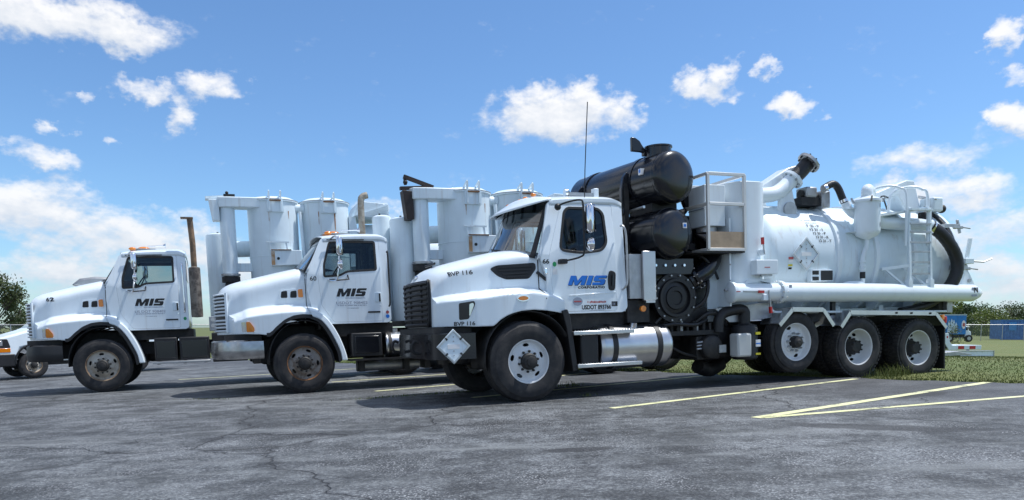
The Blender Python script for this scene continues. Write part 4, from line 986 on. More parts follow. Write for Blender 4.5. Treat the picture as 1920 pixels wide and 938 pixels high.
    for nm, m_, z0, z1 in (('label', WHITEV,.60,.71),('label', BLUE,.64,.66),('label', YEL,.79,.83),('label', YEL,.47,.50)):
        yy = -1.212-.001*(m_ is BLUE)
        B().box(3.90,3.99,yy,yy+.03,z0,z1).build(nm, m_, cn)
    pm = B().box(3.0,3.45,-.9,-.4,.42,.8); pm.lathe([(.19,0),(.19,.12),(.1,.16),(0,.16)], (3.22,-.9,.62), (0,-1,0), 20); pm.build('hydraulic_pump', CHASSIS, t, bevel=.02)
    B().box(3.30,3.43,-1.08,-1.06,.53,.65).build('pump_plate', GALV, t)
    for k in range(3): B().cyl((2.95,-.98,.60+.05*k),(3.12,-.98,.61+.05*k),.016).build('hydraulic_fitting', GALV, t)
    B().tube([(2.4,-.9,.72),(2.7,-.95,.55),(3.0,-.9,.48)], .02, 6, 4).build('hydraulic_hose', HOSE, t)
    for k in range(9): B().cyl((2.45+.1*k,-.85-.03*(k % 3),.88),(2.45+.1*k,-.85-.03*(k % 3),1.0+.04*(k % 2)),.025+.01*(k % 2)).build('manifold_valve', GALV if k % 3 == 0 else CHASSIS, t)
    B().box(2.4,3.4,-.95,-.6,.82,.89).build('valve_manifold', CHASSIS, t); B().box(3.0,4.2,-.8,.4,.42,.95).build('transfer_case', CHASSIS, t, bevel=.06)
    B().tube([(3.3,-.5,.30),(3.6,-.4,.22),(3.9,-.3,.30)], .12, 12, 4).build('transmission_pan', CHASSIS, t)
    return t
tanker()

# ------------------------------------------------------------------ the two older vacuum loaders
def loader(num, label, mtx, bumper, rim, rust, ztop, dx, crane_dark, stack, cyl_x, print_txt):
    t = thing('vacuum_loader_truck', label, 'truck', mtx, 'older white vacuum loader trucks')
    chassis(t, -1.0, 8.4, .98, ((6.1,.53),(7.5,.53)))
    for far in (False, True):
        s = 1 if far else -1
        wheel(t, 0, s*1.2, .535, .535, .30, 'steer', rim, far, rust=rust, spin=.4 if num == '60' else 0)
        for x in (6.1, 7.5):
            wheel(t, x, s*1.2, .53, .53, .28, 'dual', RIMD, far, True)
            link('inner_tyre', WCACHE[('dual',.53,.28,RIMD.name,True)][1], t, (x, s*(1.2-.32), .53), math.pi if far else 0)
    X =  [-1.42,-1.36,-1.28,-1.15,-1.0,-.75,-.6,-.55,-.45,-.3,-.15,0,.15,.30]
    zt = [1.74,1.88,1.96,2.02,2.06,2.12,2.155,2.165,2.19,2.225,2.255,2.285,2.28,2.24]
    yh = [.66,.69,.71,.73,.75,.78,.80,.805,.82,.84,.86,.88,.91,.94]
    yo = [.88,.97,1.04,1.10,1.14,1.17,1.18,1.185,1.19,1.20,1.20,1.20,1.18,1.12]
    zb = [1.09,1.09,1.09,1.09,1.09,1.08,1.06,1.065,1.17,1.29,1.355,1.375,1.365,1.33]
    zc = [1.37,1.385,1.40,1.42,1.445,1.48,1.50,1.50,1.51,1.52,1.525,1.53,1.52,1.49]
    H = Hood(X, zt, yh, yo, zb, zc, .30, .29, .17)
    hood = H.build(t, WHITE)
    for s in (-1, 1):
        B().tube([H.pt(.11, z, s, .0) for z in np.linspace(1.5, 2.12, 8)], .006, 5).build('panel_gap', GASKET, hood)
        fr = rounded([(-.36,1.69),(-.34,1.85),(.06,1.88),(.07,1.71),(.03,1.685)], .04); fo = H.patch(fr, .012, .03, s).build('vent_frame', WHITE, hood)
        for xa in (-.325, -.165):
            H.patch(rounded([(xa,1.715),(xa+.015,1.83),(xa+.115,1.845),(xa+.115,1.715)], .025), .020, .03, s).build('vent_opening', GASKET, fo)
        H.patch(rounded([(-.025,1.72),(-.025,1.86),(.055,1.87),(.06,1.72)], .02), .028, .03, s).build('side_marker', AMBER, fo)
        so = H.patch(rounded([(-1.30,1.31),(-.98,1.325),(-.80,1.11),(-1.30,1.11)], .03), .006, .02, s).build('lamp_frame', WHITE2, hood)
        H.patch(rounded([(-1.05,1.30),(-.91,1.30),(-.82,1.20),(-.815,1.125),(-1.05,1.125)], .03), .02, .03, s).build('turn_signal', AMBER, so)
        H.patch(rounded([(-1.27,1.295),(-1.08,1.30),(-1.08,1.13),(-1.27,1.13)], .02), .012, .02, s).build('headlight', LENS, so)
        # black arch trim and rear fender skirt
        arch = [(x, H.g('zb', x)) for x in np.linspace(-.62, .26, 18)]
        b = B()
        for i in range(len(arch)-1):
            (xa, za), (xb, zb_) = arch[i], arch[i+1]; ya, yb = s*(H.half(xa, za)+.008), s*(H.half(xb, zb_)+.008)
            b.add([(xa,ya,za+.035),(xb,yb,zb_+.035),(xb,yb,zb_-.03),(xa,ya,za-.03),(xa,ya*.93,za-.03),(xb,yb*.93,zb_-.03)], [(0,1,2,3),(3,2,5,4)])
        b.build('arch_trim', BLACKP, hood)
        outer = smooth2([(.12,1.50),(.30,1.44),(.47,1.28),(.62,1.02),(.72,.75),(.765,.55)], 4); inner = smooth2([(.18,1.36),(.32,1.29),(.45,1.12),(.56,.90),(.63,.72),(.655,.55)], 4)
        n = len(outer); v = [(a, s*1.19, c) for a, c in outer]+[(a, s*1.20, c) for a, c in inner]+[(a, s*.75, c) for a, c in outer]+[(a, s*.75, c) for a, c in inner]
        f = []
        for i in range(n-1): f += [(i,i+1,n+i+1,n+i),(i,2*n+i,2*n+i+1,i+1),(n+i,n+i+1,3*n+i+1,3*n+i)]
        f += [(n-1, 2*n-1, 4*n-1, 3*n-1)]
        B().add(v, f).build('fender_skirt', WHITE, t, bevel=.02, ang=50)
        i2 = [(a-.05, c-.03) for a, c in inner]; v = [(a, s*1.205, c) for a, c in inner]+[(a, s*1.205, c) for a, c in i2]+[(a, s*.7, c) for a, c in i2]
        B().add(v, [(i,i+1,n+i+1,n+i) for i in range(n-1)]+[(n+i,n+i+1,2*n+i+1,2*n+i) for i in range(n-1)]).build('arch_trim', BLACKP, t)
        B().grid(lambda u, w_: (.02+.62*math.cos(math.pi*(1.03-1.0*u)), s*(1.15-.6*w_), .60+.70*math.sin(math.pi*(1.03-1.0*u))), 20, 2).build('wheel_arch_liner', CHASSIS, t, solid=.015)
    # grille wrapping round the nose
    def front(y, z, off):
        return (H.hx(H.X[0], y)-off+.05*max(0, z-1.75), y, z)
    gr = B().grid(lambda u, v: front((u*2-1)*.64, 1.14+.68*v, .008), 20, 8).build('grille', GASKET, t, solid=.012)
    for k in range(11):
        z = 1.16+.062*k+(.03 if k > 3 else 0)
        B().tube([front(y*.63, z, .03) for y in np.linspace(-1, 1, 21)], .017, 6).build('grille_bar', WHITE, gr)
    for sgn in (-1, 1): B().tube([front(sgn*.655, z, .02) for z in (1.13,1.4,1.66,1.83)], .028, 6).build('grille_frame', WHITE, gr)
    # bumper
    if bumper is BLACKP: half_ = [(-.68,-1.17),(-.9,-1.19),(-1.08,-1.17),(-1.22,-1.05),(-1.36,-.75),(-1.44,-.3),(-1.45,0)]
    else: half_ = [(-.68,-1.17),(-.9,-1.19),(-1.15,-1.18),(-1.34,-1.05),(-1.46,-.75),(-1.53,-.3),(-1.54,0)]
    bp = arc_strip(list(reversed(mirror_path(smooth2(half_, 5)))), [(-.02,.655),(.012,.70),(.018,.82),(.0,.96),(-.05,.985),(-.07,.96),(-.07,.66)]).build('bumper', bumper, t, ang=40)
    B().box(-1.3,-.7,-1.0,1.0,.98,1.08).build('bumper_filler', CHASSIS, t)
    # cab
    S = dict(belt=2.14, Y=1.02, zl=1.23, zt=2.79, xr=1.63, glass=GLASS if num == '62' else GLASSD, wr=.05,
        side=[(.20,1.50),(.50,1.225),(1.58,1.225),(1.63,1.27),(1.63,2.79),(.50,2.79),(.42,2.76),(.15,2.18),(.13,1.85)],
        door=[(.37,1.55),(.58,1.245),(1.475,1.245),(1.475,2.765),(.62,2.765),(.57,2.72),(.32,2.10),(.345,1.8)],
        win=[(.425,2.065),(.73,2.085),(.86,2.155),(1.405,2.185),(1.405,2.735),(.60,2.735),(.55,2.69),(.435,2.3)],
        xf0=.36, xf1=.46, zrc=2.93, zrs=2.82, wb=(.02,.11,2.27,2.17,.98), wtop=(.42,.45,2.80,2.76,.89), ap=((.16,2.16),(.46,2.79)), xfw=.3)
    o = cab(t, S); door = o['door']; yd = lambda x, z: -(1.02+.0075)*(1-.12*max(0, z-2.14)/.8)
    logo(door, .64, 1.715, .145, .56, yd, INK)
    lettering(door, 'ENVIRONMENTAL', .80, 1.675, .026, yd, GREYV, .0006, width=.37)
    lettering(door, print_txt, .63, 1.575, .07, yd, GREYV, .001, width=.57)
    fine_print(door, .65, 1.54, .022, .52, yd, GREYV); fine_print(door, .83, 1.49, .016, .2, yd, GREYV)
    hb = B().box(1.34,1.455,-1.035,-1.015,1.60,1.78).build('door_handle', WHITE2, door, bevel=.01); B().box(1.415,1.445,-1.055,-1.03,1.61,1.76).build('handle_grip', BLACKP, hb, bevel=.008)
    B().box(1.20,1.43,-1.036,-1.02,1.405,1.435).build('door_vent', BLACKP, door); B().cyl((1.44,-1.035,1.54),(1.44,-1.02,1.54),.012).build('door_lock', CHROME, door)
    lettering(o['shell'], num, .185, 2.01, .11, lambda x, z: -1.034, INK, .001, width=.115) if num == '60' else lettering(hood, num, -1.06, 1.855, .11, lambda x, z: -(H.half(x, z)+.015), INK, .003, width=.24, xfn=H.hx)
    sh = o['shell']
    if num == '60':
        decal(sh,'sticker',REDV,1.535,1.595,1.38,1.44,lambda x,z:-1.026,oval=True); decal(sh,'sticker',BLUE,1.53,1.60,1.30,1.37,lambda x,z:-1.026,oval=True)
        B().tube([(1.60,-1.03,2.52),(1.605,-1.08,2.50),(1.61,-1.08,2.1),(1.61,-1.08,1.6),(1.60,-1.03,1.52)], .016, 8, 3).build('grab_handle', BLACKP, t)
    else:
        decal(sh,'sticker',GREENV,1.53,1.59,1.40,1.47,lambda x,z:-1.026,oval=True)
        B().tube([(1.56,-1.03,2.56),(1.565,-1.08,2.54),(1.57,-1.08,2.1),(1.57,-1.08,1.65),(1.56,-1.03,1.56)], .014, 8, 3).build('grab_handle', CHROME, t)
    for s in (-1, 1):
        mirror_set(t, .70, 2.78, 2.16, 1.24, [(.56,1.0,2.74),(.66,1.2,2.78),(.70,1.22,2.5),(.66,1.22,2.1),(.62,1.18,2.0),(.5,1.02,2.02)], sgn=s)
        B().tube([(.52,s*1.0,2.03),(.64,s*1.2,2.0),(.86,s*1.14,2.02),(.86,s*1.02,2.1)], .014, 6).build('mirror_brace', BLACKP, t)
        B().bar((.52,s*1.0,2.745),(1.2,s*.96,2.755),.03,.015).build('rain_gutter', GASKET, t)
    for y in (-.5,-.25,.25,.5): B().ball((.62,y,2.93),.07,.05,.035).build('clearance_lamp', AMBER, t)
    B().box(.55,1.05,-.35,.35,2.93,2.955).build('beacon_base', GALV, t); B().ball((.80,0,2.97),.13,.11,.06).build('beacon', AMBER, t); B().tube([(.9,-.3,3.0),(1.2,-.3,3.02)],.012,6).build('air_horn', CHROME, t); B().cyl((1.2,-.3,3.02),(1.25,-.3,3.02),.02,.05).build('horn_bell', CHROME, t)
    # under the cab
    if num == '60':
        bb = B().box(.86,1.42,-1.12,-.6,.60,1.04).build('battery_box', BLACKP, t, bevel=.02); B().box(.92,1.36,-1.135,-1.12,.66,.98).build('box_lid', BLACKG, bb, bevel=.015)
        ft = B().lathe([(0,0),(.22,0),(.235,.02),(.235,1.2),(.22,1.22),(0,1.22)], (1.50,-.88,.80), (1,0,0), 32).build('fuel_tank', ALU, t)
        for x in (1.58,2.4): B().lathe([(.24,-.03),(.246,-.03),(.246,.03),(.24,.03)], (x,-.88,.8), (1,0,0), 32).build('tank_strap', CHASSIS, ft)
        B().cyl((1.72,-.88,1.02),(1.72,-.88,1.10),.05).build('filler_cap', GALV, ft)
        B().box(.80,2.6,-1.15,-.85,.53,.565).build('step', CHASSIS, t); b = B().cyl((1.0,-.7,.42),(2.2,-.7,.42),.11); b.build('exhaust_pipe', GALV, t)
        for x in (1.05,1.9,2.3): B().box(x-.05,x+.05,-1.0,-.6,.32,.55).build('tank_hanger', CHASSIS, t)
    else:
        B().box(.90,2.0,-1.19,-.95,.515,.56).build('step', GALV, t, bevel=.008)
        for xa, xb in ((.95,1.38),(1.42,2.0)):
            bb = B().box(xa,xb,-1.12,-.55,.58,1.05).build('battery_box', BLACKP, t, bevel=.02); B().box(xa+.04,xb-.04,-1.13,-1.12,.63,.98).build('box_lid', BLACKG, bb, bevel=.01)
        for x in (1.0,1.5,1.9): B().box(x-.03,x+.03,-.98,-.6,.50,.56).build('step_hanger', CHASSIS, t)
        B().prism([(-.2,2.16),(.12,2.16),(.20,2.3),(.12,2.42),(-.25,2.44),(-.55,2.40),(-.72,2.26)], .55, .85).build('air_intake', GALV, t, bevel=.05)
    B().box(.5,1.7,-.8,.8,1.02,1.22).build('under_cab_filler', CHASSIS, t)
    gp = B().box(2.02,2.26,-1.05,-.8,1.16,1.46).build('gauge_panel', GALV, t, bevel=.01)
    for gx, gz in ((2.09,1.39),(2.19,1.39),(2.09,1.27),(2.19,1.27)): B().cyl((gx,-1.06,gz),(gx,-1.05,gz),.038).build('gauge', POLY, gp)
    for xa, xb, za, zb_ in ((2.05,2.75,.50,1.12),(2.85,3.9,.42,1.15),(4.0,5.2,.55,1.2)):
        lk = B().box(xa,xb,-1.06,-.5,za,zb_).build('tool_locker', CHASSIS, t, bevel=.02); B().box((xa+xb)/2-.06,(xa+xb)/2+.06,-1.075,-1.06,za+.2,za+.28).build('locker_latch', GALV, lk)
        B().box(xa,xb,.5,1.06,za,zb_).build('tool_locker', CHASSIS, t, bevel=.02)
    # exhaust
    if stack == 'side':
        mu = B().lathe([(0,0),(.11,.01),(.115,.05),(.115,1.0),(.11,1.04),(.06,1.06),(0,1.06)], (1.80,-.98,1.45), (0,0,1), 24).build('muffler', mat('stained_muffler', (.22,.19,.16), .5, .3, c2=(.08,.065,.055), vscale=6, streak=.4), t)
        B().tube([(1.80,-.98,2.48),(1.80,-.98,3.0),(1.775,-.98,3.50)], .058, 16).build('exhaust_stack', STACK, t)
        B().box(1.60,1.84,-1.05,-.91,3.50,3.53).build('stack_cap', STACK, t)
    else:
        B().tube([(1.52,.85,2.0),(1.52,.85,3.0),(1.52,.85,3.72),(1.56,.85,3.86),(1.66,.85,3.9)], .068, 16, 4).build('exhaust_stack', mat('weathered_stack', (.42,.38,.31), .5, .3, c2=(.25,.2,.15), vscale=5), t)
    # body: two tall separators, duct post, filters
    zt_, x1, x2, r = ztop, 3.48+dx, 4.62+dx, .535; yc = -.40
    def separator(xc, yc, tag_r=0):
        sp = B().lathe([(r*.98,1.25),(r,1.3),(r,zt_-.1),(r+.012,zt_-.1),(r+.03,zt_-.09),(r+.03,zt_-.05),(r,zt_-.04),(r*.8,zt_+.015),(r*.4,zt_+.05),(0,zt_+.055)], (xc,yc,0), (0,0,1), 48).build('separator', WHITE2, t, ang=30)
        B().lathe([(r+.031,zt_-.062),(r+.034,zt_-.062),(r+.034,zt_-.054),(r+.031,zt_-.054)], (xc,yc,0), (0,0,1), 48).build('lid_seal', mat('grimy_seal', (.18,.13,.09), .8), sp)
        lb = B()
        for d in (-.10,.14):
            lb.bar((xc+d,yc-r-.05,zt_-.32),(xc+d,yc-r-.05,zt_+.10),.03,.05); lb.bar((xc+d,yc-r-.06,zt_+.10),(xc+d,yc-r+.16,zt_+.02),.025,.04)
        lb.build('lid_clamp', WHITE2, sp)
        B().prism([(xc-.15,zt_-.34),(xc+.19,zt_-.34),(xc+.19,zt_-.09),(xc-.15,zt_-.09)], yc-r-.045, yc-r+.1).build('clamp_plate', WHITE2, sp)
        B().bar((xc-.1,yc-r-.07,zt_-.10),(xc+.14,yc-r-.07,zt_-.10),.03,.03).build('clamp_bar', RUST, sp)
        for z in (1.9, 2.75): B().lathe([(r,-.01),(r+.008,-.008),(r+.008,.008),(r,.01)], (xc,yc,z), (0,0,1), 48).build('weld_seam', WHITE2, sp)
        return sp
    sp1 = separator(x1, yc); sp2 = separator(x2, yc)
    RS = mat('rust_run', (.34,.16,.07), .8, c2=(.62,.58,.54), vscale=7)
    for sp_, xo, zl_, w_ in ((sp2,.15,.62,.018),(sp1,-.12,.25,.012),(sp1,.30,.18,.01),(sp2,-.2,.3,.01)):
        xs = (x1 if sp_ is sp1 else x2)+xo; yy = lambda x, c=(x1 if sp_ is sp1 else x2): yc-math.sqrt(max(0, r*r-(x-c)**2))-.004
        B().add([(xs-w_,yy(xs-w_),zt_-.30),(xs+w_,yy(xs+w_),zt_-.30),(xs+w_*.4,yy(xs+w_*.4),zt_-.30-zl_),(xs-w_*.3,yy(xs-w_*.3),zt_-.30-zl_*.9)], [(0,1,2,3)]).build('rust_streak', RS, sp_, recalc=False)
    B().tube([(x1+.3,yc-.15,zt_-.20),(x2-.3,yc-.15,zt_-.20)], .10, 18).build('cross_duct', WHITE2, t)
    for d in (-.09, .07): B().lathe([(.10,-.02),(.125,-.015),(.125,.015),(.10,.02)], ((x1+x2)/2+d,yc-.15,zt_-.2), (1,0,0), 22).build('duct_flange', WHITE2, t)
    B().tube([((x1+x2)/2-.02,yc-.35,zt_-.3),((x1+x2)/2,yc-.38,zt_-.7),((x1+x2)/2+.05,yc-.38,1.6)], .035, 10).build('conduit', WHITE2, t)
    xp = x1-.96
    po = B().lathe([(.155,2.25),(.16,2.3),(.16,zt_-.22),(.155,zt_-.2)], (xp,-.62,0), (0,0,1), 28).build('duct_post', WHITE2, t)
    B().lathe([(.18,2.2),(.19,2.2),(.19,2.32),(.16,2.33)], (xp,-.62,0), (0,0,1), 28).build('post_swivel', CHASSIS, po); B().lathe([(.2,2.34),(.2,2.38)], (xp,-.62,0), (0,0,1), 28).build('post_collar', GALV, po)
    B().prism([(xp-.17,-.80),(xp+.1,-.84),(x1-.1,-.86),(x1-.1,-.42),(xp+.1,-.44),(xp-.17,-.48),(xp-.22,-.64)], zt_-.24, zt_-.02, 'xy').build('duct_arm', WHITE2, t, bevel=.02)
    if crane_dark:
        bx_ = B().prism([(xp-.36,zt_-.07),(xp-.16,zt_-.09),(xp-.16,zt_-.62),(xp-.30,zt_-.62)], -.76, -.5).build('hoist_box', RUST if False else mat('dark_brown_steel', (.035,.022,.018), .6, c2=(.02,.012,.01)), t, bevel=.01)
        b = B().bar((xp-.30,-.62,zt_+.21),(xp+.28,-.62,zt_+.02),.07,.07); b.bar((xp-.38,-.62,zt_-.02),(xp+.25,-.62,zt_+.02),.10,.06); b.bar((xp-.28,-.62,zt_+.2),(xp-.27,-.62,zt_+.05),.05,.05); b.build('hoist_jib', MATS['dark_brown_steel'], t)
        b = B().ball((xp-.27,-.62,zt_+.1), .045); b.build('hoist_pulley', CHASSIS, t)
    else:
        B().prism([(xp-.36,zt_-.08),(xp-.16,zt_-.08),(xp-.15,zt_-.52),(xp-.30,zt_-.52)], -.78, -.50).build('hoist_box', WHITE2, t, bevel=.01)
        b = B().bar((xp-.42,-.64,zt_-.03),(xp+.16,-.64,zt_+.02),.06,.06); b.bar((xp-.42,-.64,zt_-.06),(xp-.1,-.64,zt_-.06),.2,.03); b.build('hoist_jib', WHITE2, t)
        b = B().box(xp-.05,xp+.18,-.68,-.58,zt_+.01,zt_+.06); b.ball((xp+.02,-.64,zt_+.09),.035); b.build('hoist_winch', CHASSIS, t)
    B().box(xp-.3,x2+1.0,-1.0,1.0,1.15,1.28).build('body_deck', CHASSIS, t); B().box(x1-1.2,x1-.5,-.8,.8,1.28,2.0).build('blower_case', CHASSIS, t, bevel=.04)
    B().box(xp-.12,xp+.25,-.75,.4,1.28,2.22).build('hose_well', CHASSIS, t, bevel=.03)
    # inspection box, rail and rust on the first separator
    bx2 = B().prism([(x1-.12,2.52),(x1+.52,2.55),(x1+.52,2.86),(x1-.12,2.86)], -1.02, -.75).build('inspection_box', WHITE2, t, bevel=.008)
    B().cyl((x1+.02,-1.03,2.68),(x1+.02,-1.01,2.68),.03).build('inspection_port', GASKET, bx2); B().box(x1-.125,x1-.05,-1.026,-1.02,2.54,2.84).build('rust_streak', mat('rust_stain', (.40,.24,.12), .8, c2=(.55,.45,.36), vscale=9), bx2); B().bar((x1-.12,-1.03,2.865),(x1+.3,-1.03,2.865),.03,.02).build('rusty_edge', RUST, bx2)
    b = B().bar((x1-.22,-1.0,3.04),(x1+.26,-1.0,3.03),.04,.03); b.bar((x1-.14,-1.0,3.03),(x1-.12,-1.0,2.86),.03,.03); b.bar((x1+.2,-1.0,3.03),(x1+.22,-1.0,2.86),.03,.03); b.build('box_rail', WHITE2, t)
    for (cx, cy, cr, z1_) in cyl_x:
        f_ = B().lathe([(cr,1.25),(cr,z1_-.08),(cr*.96,z1_-.03),(cr*.7,z1_),(0,z1_+.01)], (cx,cy,0), (0,0,1), 36).build('filter_canister', WHITE2, t)
        B().cyl((cx-.05,cy-.05,z1_),(cx-.05,cy-.05,z1_+.04),.02).build('lift_eye', CHASSIS, f_)
    B().cyl((xp+.1,.2,3.0),(x1,.1,3.02),.18).build('cross_pipe', WHITE2, t); B().box(xp,x1-.3,-.55,-.45,2.44,2.62).build('cross_beam', WHITE2, t)
    # debris tank behind with a sloping roof box
    B().lathe([(0,-.22),(.4,-.19),(.75,-.1),(.92,.02),(.96,.15),(.96,2.9),(.9,3.0),(0,3.2)], (x2+.85,.15,zt_-1.40), (1,0,0), 48).build('debris_tank', WHITE2, t)
    rb = B().prism([(x2+.62,zt_-.36),(x2+.75,zt_-.02),(x2+1.42,zt_-.06),(x2+1.42,zt_-.36)], -.7, .5).build('roof_hood', WHITE2, t, bevel=.008)
    for k in range(6): B().bar((x2+.625,-.72+.0,zt_-.36+.0*k),(x2+1.42,-.72+.0,zt_-.35+.05*k),.02,.015).build('roof_rib', WHITE2, rb)
    B().prism([(x2+.5,zt_-.36),(x2+.66,zt_-.36),(x2+.75,zt_-1.5),(x2+.5,zt_-1.5)], -.65, .4).build('hood_post', WHITE2, t)
    return t
loader('62', 'older white vacuum loader truck numbered 62 with black bumper and sooty upright stack', truck_matrix(-8.4509, 15.3199, 1.2, 1.035), BLACKP, RIMD, mat('tan_rust', (.32,.23,.15), .7, c2=(.16,.10,.06), vscale=12), 4.03, 0., False, 'side', ((2.36,.2,.31,3.34),), 'US DOT 908402')
loader('60', 'older white vacuum loader truck numbered 60 with dented chrome bumper and grimy rusty wheels', truck_matrix(-3.6755, 13.1968, 1.2, 1.0), BUMPM, RIMR, RUST, 3.80, -.13, True, 'far', ((1.78,.1,.19,3.36),(2.12,-.25,.26,3.27)), 'USDOT 908402')

# ------------------------------------------------------------------ ground
LN = LOT.to_3x3() @ Vector((0,0,1)); LP = LOT @ Vector((0,0,0))
def terrain(X, Y):
    zp = LP.z-(LN.x*(X-LP.x)+LN.y*(Y-LP.y))/LN.z
    zp = max(-2.5, min(2.5, zp)); de = -((X-7.13)*-.768+(Y-10.48)*-.64); k = sm(math.hypot(X, Y), 24, 65); k = k+(1-k)*.8*sm(de, 2.0, 26); return zp+(-.45-zp)*k
E0, ED, EN = Vector((7.13,10.48)), Vector((-.64,.768)), Vector((-.768,-.64))
def lotxy(s, t): p = E0+ED*s+EN*t; q = LOT @ Vector((p.x, p.y, 0)); return q.x, q.y
def wob(s): return .10*math.sin(s*1.7)+.07*math.sin(s*4.3+1)+.05*math.sin(s*9.1+2)+.03*math.sin(s*19)
def asphalt_mat():
    m = bpy.data.materials.new('worn_asphalt'); m.use_nodes = True; t = m.node_tree; b = t.nodes['Principled BSDF']; N = NT(t)
    vec = N.n('ShaderNodeTexCoord').outputs['Object']
    big = N.noise(vec, .35, 5, .6); mid = N.noise(vec, 1.6, 6, .65); fine = N.noise(vec, 120, 3, .6); patch = N.noise(vec, .9, 5, .65, .5)
    grain = N.noise(vec, 34, 7, .82); mott = N.noise(vec, 7, 6, .7)
    base = N.mix(N.ss(big, .3, .7), (.063,.069,.075,1), (.102,.110,.117,1))
    base = N.mix(N.ss(mid, .35, .75, 0, .7), base, (.152,.162,.170,1))
    base = N.mix(N.ss(mott, .38, .60, .7, 0), base, (.038,.040,.046,1)); base = N.mix(N.ss(N.noise(vec, .7, 5, .6), .45, .36, 0, .6), base, (.045,.047,.053,1))
    pv = N.ss(N.noise(vec, 2.4, 6, .68), .32, .70, .42, 1.35); pb = N.ss(N.noise(vec, .55, 4, .6), .36, .64, .62, 1.12); pm = N.m('MULTIPLY', pv, pb)
    pk = N.n('ShaderNodeCombineXYZ')
    for i in range(3): N.put(pk.inputs[i], pm)
    base = N.mix(1., base, pk.outputs[0], 'MULTIPLY')
    base = N.mix(N.m('MULTIPLY', N.ss(grain, .47, .66, 0, .8), N.ss(pm, .3, 1.2, .25, 1.)), base, (.31,.33,.34,1)); base = N.mix(N.ss(grain, .50, .36, 0, .8), base, (.025,.026,.030,1))
    vor = N.n('ShaderNodeTexVoronoi'); N.put(vor.inputs['Vector'], vec); vor.inputs['Scale'].default_value = 42
    # pale aggregate where the binder has worn off
    sp = N.m('MULTIPLY', N.ss(vor.outputs['Distance'], .36, .14), N.ss(patch, .44, .62))
    base = N.mix(N.m('MULTIPLY', sp, .8), base, (.46,.47,.49,1))
    mp = N.n('ShaderNodeMapping'); t.links.new(vec, mp.inputs[0]); mp.inputs['Rotation'].default_value = (0,0,R(-34)); mp.inputs['Scale'].default_value = (.25,1.8,1)
    base = N.mix(N.ss(N.noise(mp.outputs[0], 1.0, 6, .68), .50, .72, 0, .6), base, (.20,.212,.217,1))
    # sealed, darker bay towards the grass and oil spots
    sv = N.n('ShaderNodeVectorMath', operation='DOT_PRODUCT'); N.put(sv.inputs[0], vec); sv.inputs[1].default_value = (-EN.x, -EN.y, 0)
    dd = N.m('ADD', sv.outputs['Value'], N.m('MULTIPLY', N.m('SUBTRACT', mid, .5), 1.6)); e0 = -(E0.x*EN.x+E0.y*EN.y)
    base = N.mix(N.ss(dd, e0-3.4, e0-2.2, 0, .55), base, (.045,.047,.054,1))
    for (x, y, rx, ry, a) in ((3.45,6.75,.85,.22,-.5),(.55,6.15,.35,.12,.1),(5.2,9.4,.5,.2,.5)):
        mo = N.n('ShaderNodeMapping', vector_type='TEXTURE'); t.links.new(vec, mo.inputs[0]); mo.inputs['Location'].default_value = (x,y,0); mo.inputs['Rotation'].default_value = (0,0,a); mo.inputs['Scale'].default_value = (rx,ry,9)
        ln = N.n('ShaderNodeVectorMath', operation='LENGTH'); t.links.new(mo.outputs[0], ln.inputs[0])
        base = N.mix(N.ss(N.m('ADD', ln.outputs['Value'], N.m('MULTIPLY', N.m('SUBTRACT', mid, .5), 1.2)), 1.05, .75, 0, .7), base, (.018,.018,.020,1))
    # cracks
    dv = N.n('ShaderNodeTexNoise'); N.put(dv.inputs['Vector'], vec); dv.inputs['Scale'].default_value = 1.1; dv.inputs['Detail'].default_value = 5
    wv = N.n('ShaderNodeVectorMath', operation='MULTIPLY_ADD'); t.links.new(dv.outputs['Color'], wv.inputs[0]); wv.inputs[1].default_value = (1.1,1.1,0); N.put(wv.inputs[2], vec)
    h = None
    for sc, wd, msk in ((.20,.0028,None),(.62,.005,.56)):
        vc = N.n('ShaderNodeTexVoronoi', feature='DISTANCE_TO_EDGE'); t.links.new(wv.outputs[0], vc.inputs['Vector']); vc.inputs['Scale'].default_value = sc
        cr = N.ss(vc.outputs['Distance'], wd, wd*.25)
        if msk: cr = N.m('MULTIPLY', cr, N.ss(big, msk-.06, msk+.06))
        halo = N.m('MULTIPLY', N.ss(vc.outputs['Distance'], wd*7, wd), .3 if not msk else .0)
        base = N.mix(halo, base, (.03,.031,.034,1)); base = N.mix(N.m('MULTIPLY', cr, .8), base, (.022,.022,.024,1)); h = cr if h is None else N.m('MAXIMUM', h, cr)
    N.put(b.inputs['Base Color'], base); b.inputs['Roughness'].default_value = .72; b.inputs['Specular IOR Level'].default_value = .5
    hh = N.m('SUBTRACT', N.m('ADD', N.m('MULTIPLY', fine, .35), N.m('MULTIPLY', vor.outputs['Distance'], -.5)), N.m('MULTIPLY', h, 2.5))
    bp = N.n('ShaderNodeBump'); bp.inputs['Strength'].default_value = .8; bp.inputs['Distance'].default_value = .012; N.put(bp.inputs['Height'], hh); t.links.new(bp.outputs[0], b.inputs['Normal'])
    return m
def lot_sheet():
    S = list(np.arange(-14, 24, .25))+list(np.arange(24, 70, 3.)); S = list(np.arange(-45, -14, 3.))+S; T = [0,.3,.8]+list(np.arange(1.5, 20, 1.))+list(np.arange(20, 75, 4.))
    v = []; f = []; nt = len(T)+1
    for s in S:
        for j, t in enumerate([0]+T):
            x, y = lotxy(s, (t+wob(s)*(1 if t < .2 else 0)) if True else t); z = terrain(x, y)-(.06 if j == 0 else 0); v.append((x, y, z))
    for i in range(len(S)-1):
        for j in range(nt-1): f.append((i*nt+j, i*nt+j+1, (i+1)*nt+j+1, (i+1)*nt+j))
    b = B(); b.add(v, f); o = b.build('asphalt_lot', asphalt_mat(), None, recalc=False); o['kind'] = 'structure'; return o
lot = lot_sheet()
